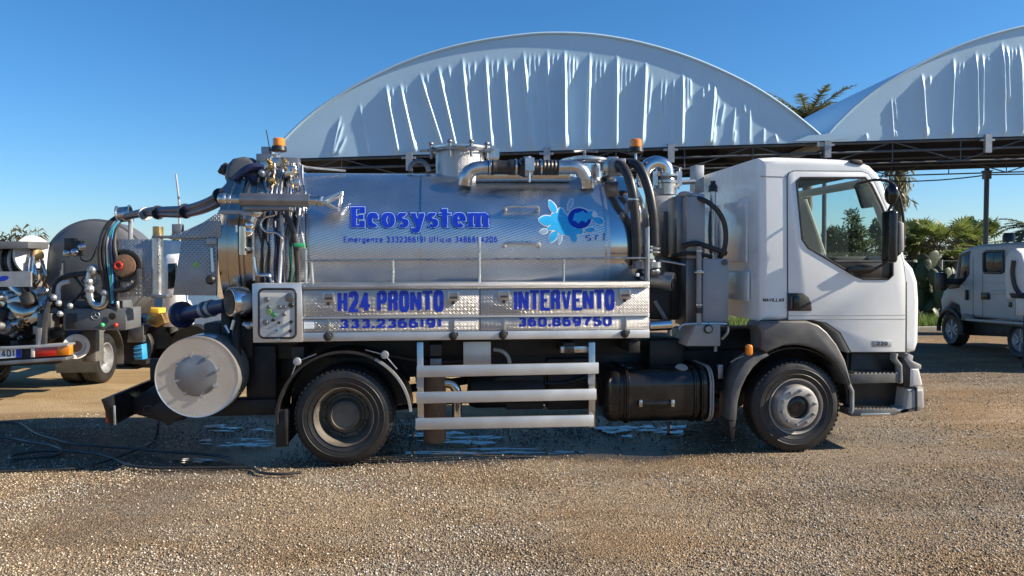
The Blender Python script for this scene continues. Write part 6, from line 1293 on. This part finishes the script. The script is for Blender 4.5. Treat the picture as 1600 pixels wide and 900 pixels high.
# ------------------------------------------------------------------ vegetation
def leaf_cloud(pts_fn, n, size, asp=.45, seed=0, droop=0.0):
    """n small kite leaves; pts_fn(rng, n) gives their places"""
    r = np.random.default_rng(seed); P = pts_fn(r, n); n = len(P)
    d = r.normal(size=(n, 3)); d[:, 2] -= droop; d /= np.linalg.norm(d, axis=1)[:, None]
    e = np.cross(d, r.normal(size=(n, 3))); e /= np.linalg.norm(e, axis=1)[:, None]
    s = size * r.uniform(.55, 1.35, n)[:, None]; nn = np.cross(d, e)
    V = np.stack([P, P + d * s * .5 + e * s * asp * .5 + nn * s * .06, P + d * s, P + d * s * .5 - e * s * asp * .5 + nn * s * .06], 1).reshape(-1, 3)
    Fc = np.arange(n * 4).reshape(n, 4); return V, Fc
def clumps(cs, fill=.5):
    """cs = [(x, y, z, rx, ry, rz, weight)]: points in noisy shells of ellipsoids"""
    def fn(r, n):
        w = np.array([c[6] for c in cs]); i = r.choice(len(cs), n, p=w / w.sum()); C = np.array([c[:6] for c in cs])[i]
        d = r.normal(size=(n, 3)); d /= np.linalg.norm(d, axis=1)[:, None]; q = r.uniform(fill, 1.0, n) ** .6
        q *= 1 + .22 * np.sin(5 * d[:, 0] + i) * np.sin(6 * d[:, 2] + 2 * i)
        return C[:, :3] + d * C[:, 3:6] * q[:, None]
    return fn
def crown_of(cx, cy, z0, z1, rx, ry, n, seed):
    r = random.Random(seed); out = []
    for i in range(n):
        t = r.random(); z = z0 + (z1 - z0) * t; k = math.sin(math.pi * min(.95, max(.12, t * .9 + .1))) ** .6; a = r.uniform(0, 6.28); q = r.uniform(.2, .85)
        s = r.uniform(.22, .42); out.append((cx + rx * k * q * math.cos(a), cy + ry * k * q * math.sin(a), z, rx * s, ry * s, (z1 - z0) * s * .55, s))
    return out
def trunk_limbs(mb, x, y, h, r0, tips, seed):
    r = random.Random(seed); mb.tube([(x, y, 0), (x + r.uniform(-.1, .1), y, h * .4), (x + r.uniform(-.15, .15), y, h)], [r0, r0 * .8, r0 * .6], 9)
    for (tx, ty, tz) in tips:
        m = Vector(((x + tx) / 2 + r.uniform(-.2, .2), (y + ty) / 2, h + (tz - h) * .4)); mb.tube([(x, y, h * .85), m, (tx, ty, tz)], [r0 * .5, r0 * .32, r0 * .12], 6)
def at(px, py, Y):
    d = ray(px, py); t = Y / d.y; return CAMP + d * t
def bush_tree(label, px0, px1, py_top, Y, mat_, n_leaf, leaf, seed, name='tree', cat='tree', group=None, low=.25, base_py=None, asp=.45):
    a, b = at(px0, py_top, Y), at(px1, py_top, Y); cx = (a.x + b.x) / 2; rx = (b.x - a.x) / 2; H = a.z
    t = thing(name, label, cat, group, (cx, Y, 0)); cr = crown_of(0, 0, H * low, H * .97, rx * .95, rx * .8, 16, seed)
    V, Fc = leaf_cloud(clumps(cr), n_leaf, leaf, asp, seed); me = np_mesh('crown', V, Fc); link('crown', me, mat_, t)
    mb = MB(); trunk_limbs(mb, 0, 0, max(.4, H * (low + .15)), .05 + .02 * H, [c[:3] for c in cr[:7]], seed); mb.build('trunk', 'bark', t); return t
def palm_frond(mb_pts, r, base, az, L, rise, droop, nleaf, lw, lang=0.0):
    """one feather frond: rachis curve + leaflets; appends triangles"""
    V, Fc = mb_pts; d = Vector((math.cos(az), math.sin(az), 0)); side = Vector((-math.sin(az), math.cos(az), 0)); prev = None
    for i in range(nleaf):
        t = (i + 1) / nleaf; p = Vector(base) + d * (L * t * (1 - .12 * t)) + Vector((0, 0, rise * L * t - droop * L * t * t))
        tang = (p - prev).normalized() if prev else d; prev = p.copy(); w = lw * math.sin(math.pi * min(.97, .15 + .83 * t)) ** .7
        for sg in (1, -1):
            tip = p + side * sg * w * (.75 + .2 * r.random()) + tang * w * .55 + Vector((0, 0, (-.35 + .5 * r.random()) * w)); o = len(V)
            V += [p - tang * .05, p + tang * .05, tip]; Fc.append((o, o + 1, o + 2))
def feather_palm(label, x, y, H, L, n, seed, r0=.2, mat_='palm frond', lw=.45, cat='palm tree', up=.9):
    r = random.Random(seed); t = thing('palm_tree', label, cat, None, (x, y, 0)); V, Fc = [], []; st = MB()
    for i in range(n):
        az = i * 2.399 + r.uniform(-.3, .3); q = i / n; rise = up * (1.2 - 1.5 * q); lb = L * r.uniform(.8, 1.1); dr = .35 + .5 * q
        palm_frond((V, Fc), r, (0, 0, H), az, lb, rise, dr, 34, lw)
        st.tube([Vector((math.cos(az) * lb * s * (1 - .12 * s), math.sin(az) * lb * s * (1 - .12 * s), H + rise * lb * s - dr * lb * s * s)) for s in (0, .2, .4, .6, .8, 1)], [.03, .025, .02, .015, .01, .005], 5)
    link('crown', np_mesh('crown', np.array([tuple(v) for v in V]), np.array(Fc)), mat_, t); st.build('frond_stem', 'palm bark', t)
    mb = MB(); k = 14; mb.tube([(.03 * math.sin(i), 0, H * i / k) for i in range(k + 1)], [r0 * (1 + .12 * (i % 2)) * (1.15 - .2 * i / k) for i in range(k + 1)], 10); mb.build('trunk', 'palm bark', t); return t
def fan_palm(label, x, y, H, rad, n, seed, mat_='leaf palm', group=None):
    r = random.Random(seed); t = thing('fan_palm', label, 'palm tree', group, (x, y, 0)); V, Fc = [], []; st = MB()
    for i in range(n):
        az = r.uniform(0, 6.28); el = r.uniform(-.35, 1.2); L = rad * r.uniform(.55, .8); d = Vector((math.cos(az) * math.cos(el), math.sin(az) * math.cos(el), math.sin(el))); c = Vector((0, 0, H)) + d * L
        st.tube([(0, 0, H), c], [.02, .012], 5); s = d.cross(Vector((0, 0, 1))).normalized() if abs(d.z) < .95 else Vector((1, 0, 0)); u = s.cross(d)
        for k in range(15):
            a = -1.9 + 3.8 * k / 14; w = (d * math.cos(a) + s * math.sin(a)).normalized(); tip = c + w * rad * .45 * r.uniform(.8, 1.1) + Vector((0, 0, -.18 * rad * abs(a) / 2 * r.uniform(.5, 1.2))); q = (s * math.cos(a) - d * math.sin(a)) * .03 * rad + u * .01
            m = c + w * rad * .25; o = len(V); V += [c, m + q, tip, m - q]; Fc.append((o, o + 1, o + 2, o + 3))
    link('crown', np_mesh('crown', np.array([tuple(v) for v in V]), np.array(Fc)), mat_, t); st.build('frond_stem', 'palm bark', t)
    mb = MB(); mb.tube([(0, 0, 0), (0, 0, H * .5), (0, 0, H)], [.17, .15, .13], 9); mb.build('trunk', 'palm bark', t); return t

# palms seen over and under the hangar
p = at(1262, 178, 44); feather_palm('tall feather palm whose crown shows in the dip between the two hangar arches', p.x, p.y, p.z - .3, 2.9, 36, 4, .26, lw=.6)
p = at(1404, 272, 38); pt = feather_palm('slim palm with shaggy dry skirt under the hangar beam, right of the white cab', p.x, p.y, p.z + .55, 1.0, 18, 9, .16, 'leaf dry', .3, up=.3)
V, Fc = leaf_cloud(lambda r, n: np.stack([r.normal(0, .22, n), r.normal(0, .22, n), p.z - 1.5 * r.random(n) ** 1.3], -1), 500, .55, .16, 3, 2.5); link('dry_skirt', np_mesh('dry_skirt', V, Fc), 'leaf dry', pt)
p = at(1601, 352, 33); feather_palm('dark feather palm at the right edge above the van roof', p.x + .5, p.y, p.z - .2, 2.0, 26, 11, .2, 'leaf dark', .4, up=.6)
# hedge of fan palms and bushes behind the van
for i, (px, py, Y, rad) in enumerate(((1432, 372, 30, 1.15), (1463, 378, 29, 1.2), (1497, 374, 30, 1.25), (1530, 372, 31, 1.1))):
    p = at(px, py, Y); fan_palm(['bright low fan palm right beside the white cab front', 'dark green fan palm behind the prickly pear', 'yellow-green fan palm above the van windscreen', 'fan palm just left of the hangar post'][i], p.x, p.y, p.z - .25, rad, 34, 30 + i, group='fan palms in the hedge')
bush_tree('grey-green bushy tree behind the fan palms, left of the hangar post', 1486, 1550, 340, 36, 'leaf olive', 5200, .22, 41, asp=.5)
bush_tree('olive bush rising behind the fence next to the white cab front', 1408, 1458, 357, 35, 'leaf olive', 3600, .22, 42, 'bush', 'bush')
for i, (a, b, y, Y, s, m) in enumerate(((1398, 1470, 402, 31, 51, 'leaf dry'), (1450, 1540, 400, 32, 52, 'leaf olive'), (1515, 1600, 398, 33, 53, 'leaf dry'), (1575, 1680, 396, 33, 54, 'leaf olive'))):
    bush_tree(['dry khaki hedge behind the wire fence nearest the white cab', 'olive hedge behind the wire fence, left of the van', 'dry khaki hedge behind the van body', 'olive hedge beyond the right end of the van'][i], a, b, y, Y, m, 5200, .17, s, 'hedge', 'hedge', 'hedge behind the fence', .02, asp=.5)
for i, (a, b, y, m) in enumerate(((1400, 1480, 384, 'leaf olive'), (1468, 1548, 378, 'leaf dark'), (1540, 1640, 386, 'leaf olive'))):
    bush_tree(['full olive-green bush mass behind the fan palms nearest the white cab', 'dense darker bush mass behind the fan palms, left of the hangar post', 'olive-green bush mass behind the van roof beacon'][i], a, b, y, 39, m, 7000, .2, 71 + i, 'bush', 'bush', 'bushes at the back of the yard', .05, asp=.55)
# trees seen through the cab windows
def conifer(label, px, py, Y, w, seed):
    p = at(px, py, Y); H = p.z; t = thing('pine_tree', label, 'tree', None, (p.x, Y, 0)); r = random.Random(seed); cr = []
    for k in range(15):
        z = H * (.22 + .76 * k / 14); rad = w * (1.05 - .95 * k / 14) + .1
        for j in range(5 if k < 12 else 3):
            a = j * 1.257 + k * .9; cr.append((rad * .6 * math.cos(a), rad * .6 * math.sin(a), z + r.uniform(-.1, .1), rad * .5, rad * .5, .16, rad))
    V, Fc = leaf_cloud(clumps(cr, .2), 7000, .2, .3, seed, .1); link('crown', np_mesh('crown', V, Fc), 'leaf dark', t); mb = MB(); mb.tube([(0, 0, 0), (0, 0, H * .5), (0, 0, H * .97)], [.18, .12, .03], 8); mb.build('trunk', 'bark', t)
conifer('dark tiered conifer seen through the cab window', 1331, 333, 30, 1.5, 61)
bush_tree('dark leafy tree seen low through the cab window, left of the conifer', 1278, 1330, 362, 33, 'leaf dark', 5200, .2, 62); bush_tree('dark leafy tree seen through the cab window, right of the conifer', 1340, 1400, 356, 33, 'leaf dark', 5200, .2, 63)
bush_tree('small olive tree showing between the rear shield and the cylinder of the tanker behind', 258, 300, 372, 36, 'leaf olive', 2500, .22, 64, low=.1)
bush_tree('low bush beneath the rear shield of the polished tanker', 285, 350, 462, 30, 'leaf olive', 2500, .17, 65, 'bush', 'bush', low=.05)
# prickly pear
def prickly(label, px, py, Y, seed, H):
    p = ground_pt(px, py); sc_ = Y / p.y; p = Vector((p.x * sc_, Y, 0)); t = thing('prickly_pear', label, 'cactus', None, p); r = random.Random(seed); mb = MB(); n = 0
    lv = [((r.uniform(-.5, .5), r.uniform(-.3, .3), 0), 0) for _ in range(6)]
    while lv and n < 46:
        b, d = lv.pop(0); n += 1; L = r.uniform(.42, .62) * H / 2.0; tilt = r.uniform(-.75, .75); az = r.uniform(-.9, .9); dr = Vector((math.sin(tilt), .25 * math.sin(az), math.cos(tilt))).normalized(); c = Vector(b) + dr * L * .5
        fx = Vector((math.cos(az), math.sin(az), 0)); fx = (fx - dr * fx.dot(dr)).normalized(); nr = dr.cross(fx); o = len(mb.v); mb.ball((0, 0, 0), 1, 10)
        for i in range(o, len(mb.v)):
            q = Vector(mb.v[i]); mb.v[i] = tuple(c + fx * q.x * L * .33 + nr * q.y * .045 + dr * q.z * L * .55)
        if d < 4:
            for _ in range(2 if r.random() < .75 else 1): lv.append((tuple(c + dr * L * .48 + fx * r.uniform(-.15, .15)), d + 1))
    mb.build('pads', 'cactus', t)
prickly('large dark prickly pear with flat pads beside the white cab front', 1452, 512, 24, 5, 2.3); prickly('second prickly pear close behind the van mirror', 1472, 505, 25.5, 8, 2.0)
# fence
ff = Frame(at(1440, 430, 27.5).xy.to_3d(), R(-3)); fnc = thing('wire_fence', 'thin wire mesh fence on pale posts behind the prickly pear', 'fence'); ff.place(fnc)
for i in range(-3, 6):
    mb = MB(); mb.tube([(i * 2.6 + .7, 0, 0), (i * 2.6 + .7, 0, 2.0)], .05, 8); mb.build('fence_post', 'concrete', fnc)
mb = MB()
for k in range(5): mb.tube([(-8, 0, .2 + k * .44), (14, 0, .2 + k * .44)], .009, 4)
mb.build('fence_wire', 'wire', fnc)
mb = MB()
for i in range(110): mb.tube([(-8 + i * .2, .01, .1), (-8 + i * .2, .01, 1.98)], .004, 3)
ms = mb.build('mesh_wire', 'wire', fnc); ms['kind'] = 'stuff'
# kerb, grass strip
k0, k1 = ground_pt(1395, 518), ground_pt(1700, 514); kb = MB(); d = (k1 - k0).normalized(); nn = Vector((-d.y, d.x, 0))
a, b = k0 - d * 4, k1 + d * 4; vs = [a, b, b + nn * .18, a + nn * .18]; kb.add([v + Vector((0, 0, -.1)) for v in vs] + [v + Vector((0, 0, .12)) for v in vs], [(0, 1, 5, 4), (1, 2, 6, 5), (2, 3, 7, 6), (3, 0, 4, 7), (4, 5, 6, 7)]); struct(kb.build('kerb', 'concrete', None, bevel=.02))
def gfn(r, n):
    s = r.uniform(-4, (k1 - k0).length + 2, n); w = .25 + 3.2 * r.random(n); return np.stack([k0.x + d.x * s + nn.x * w, k0.y + d.y * s + nn.y * w, np.zeros(n)], -1)
r = np.random.default_rng(8); P = gfn(r, 12000); n = len(P); h = r.uniform(.12, .42, n); a = r.uniform(0, 6.28, n); e = np.stack([np.cos(a), np.sin(a), 0 * a], -1) * .018; tip = P + np.stack([r.normal(0, .08, n), r.normal(0, .08, n), h], -1)
struct(link('grass', np_mesh('grass', np.stack([P - e, P + e, tip], 1).reshape(-1, 3), np.arange(n * 3).reshape(n, 3)), 'grass blades'), 'stuff')
# reeds and mast at the far left, overhead cable
def reeds(px0, px1, Y, n, seed, lab):
    t = thing('reed_clump', lab, 'reeds', 'dry reeds beyond the left tanker', at((px0 + px1) / 2, 400, Y).xy.to_3d()); r = random.Random(seed); mb = MB(); w = at(px1, 400, Y).x - at(px0, 400, Y).x; V, Fc = [], []
    for i in range(n):
        x = r.uniform(-.5, .5) * w; H = 2.1 + (402 - r.uniform(348, 376)) / F * Y; ln = r.uniform(-.4, .4); mb.tube([(x, 0, 0), (x + ln * .5, 0, H * .6), (x + ln * 1.2, 0, H)], [.03, .022, .012], 4)
        for k in range(7):
            z = H * r.uniform(.5, 1); o = len(V); xx = x + ln * z / H; L = r.uniform(.4, .8) * r.choice((-1, 1)); V += [(xx, 0, z), (xx + L * .6, r.uniform(-.2, .2), z + .25), (xx + L, r.uniform(-.2, .2), z - .1), (xx + L * .5, .03, z + .17)]; Fc.append((o, o + 1, o + 2, o + 3))
    mb.build('stems', 'reed', t); link('leaves', np_mesh('leaves', np.array(V), np.array(Fc)), 'reed', t)
reeds(-20, 18, 40, 26, 1, 'clump of dry reeds at the far left edge against the sky'); reeds(18, 38, 40, 5, 2, 'few dry reed stalks above the hose reel'); reeds(38, 66, 40, 9, 3, 'thin dry reed stalks left of the dark tank end')
p = at(274, 272, 30); ms = thing('mast', 'thin slightly bent pole standing against the sky above the white lorry', 'pole', None, (p.x + .1, p.y, 0)); mb = MB(); mb.tube([(0, 0, 0), (.02, 0, p.z - 1.0), (-.08, 0, p.z)], [.05, .045, .035], 8); mb.build('pole_shaft', 'galvanised', ms); mb = MB(); mb.tube([(.02, 0, p.z - 1.0), (.02, 0, p.z - .9)], .06, 8); mb.build('pole_joint', 'dull steel', ms)
a, b = at(1340, 281, 26), at(1545, 273, 24); c = at(1720, 270, 22); mb = MB(); mb.tube([a + (b - a) * t + Vector((0, 0, -.12 * 4 * t * (1 - t))) for t in np.linspace(0, 1, 12)] + [b + (c - b) * t for t in np.linspace(.1, 1, 8)], .022, 6); cbl = mb.build('overhead_cable', 'hose black', None); tag(cbl, 'thin dark cable running level to the hangar post just below the roof edge', 'cable')
# hoses lying on the gravel
def lay(pts, r, name, lab, seed=0):
    mb = MB(); mb.tube([ground_pt(x, y, r + .004 + dz) for x, y, dz in pts], r, 8, False, 8); o = mb.build(name, 'hose black', None); tag(o, lab, 'hose', None); return o
lay([(-40, 661, 0), (10, 660, 0), (33, 662, 0), (55, 676, 0), (85, 686, 0), (120, 694, 0), (200, 700, 0), (260, 706, 0), (330, 711, .0), (365, 718, 0), (380, 726, 0)], .014, 'ground_hose', 'long black hose snaking over the shaded gravel from the left edge')
lay([(-40, 684, 0), (10, 684, 0), (45, 690, 0), (80, 696, 0), (96, 703, 0), (88, 711, 0), (50, 715, 0), (20, 717, 0), (18, 712, 0), (50, 706, 0), (95, 704, .012), (140, 708, .01), (170, 714, 0), (200, 726, 0), (240, 731, 0), (320, 731, 0), (390, 731, 0), (405, 738, 0), (440, 741, 0), (470, 738, 0)], .015, 'ground_hose', 'looped black hose lying nearest the camera on the shaded gravel')
mb = MB(); mb.tube([T(248, 663, .3), ground_pt(243, 682, .05) * 0 + T(243, 682, .25)] if False else [TF.O + TF.U * T(248, 660, .3).x + TF.V * .3 + Vector((0, 0, T(248, 660, .3).z)), ground_pt(243, 685, .02), ground_pt(225, 697, .018), ground_pt(200, 708, .018), ground_pt(172, 718, .018), ground_pt(140, 728, .018), ground_pt(100, 733, .018), ground_pt(40, 735, .018), ground_pt(-40, 738, .018)], .012, 8, False, 6)
o = mb.build('ground_hose', 'hose black', None); tag(o, 'thin black cable hanging from the tail of the tanker and trailing left over the gravel', 'hose')
bpy.context.view_layer.update()
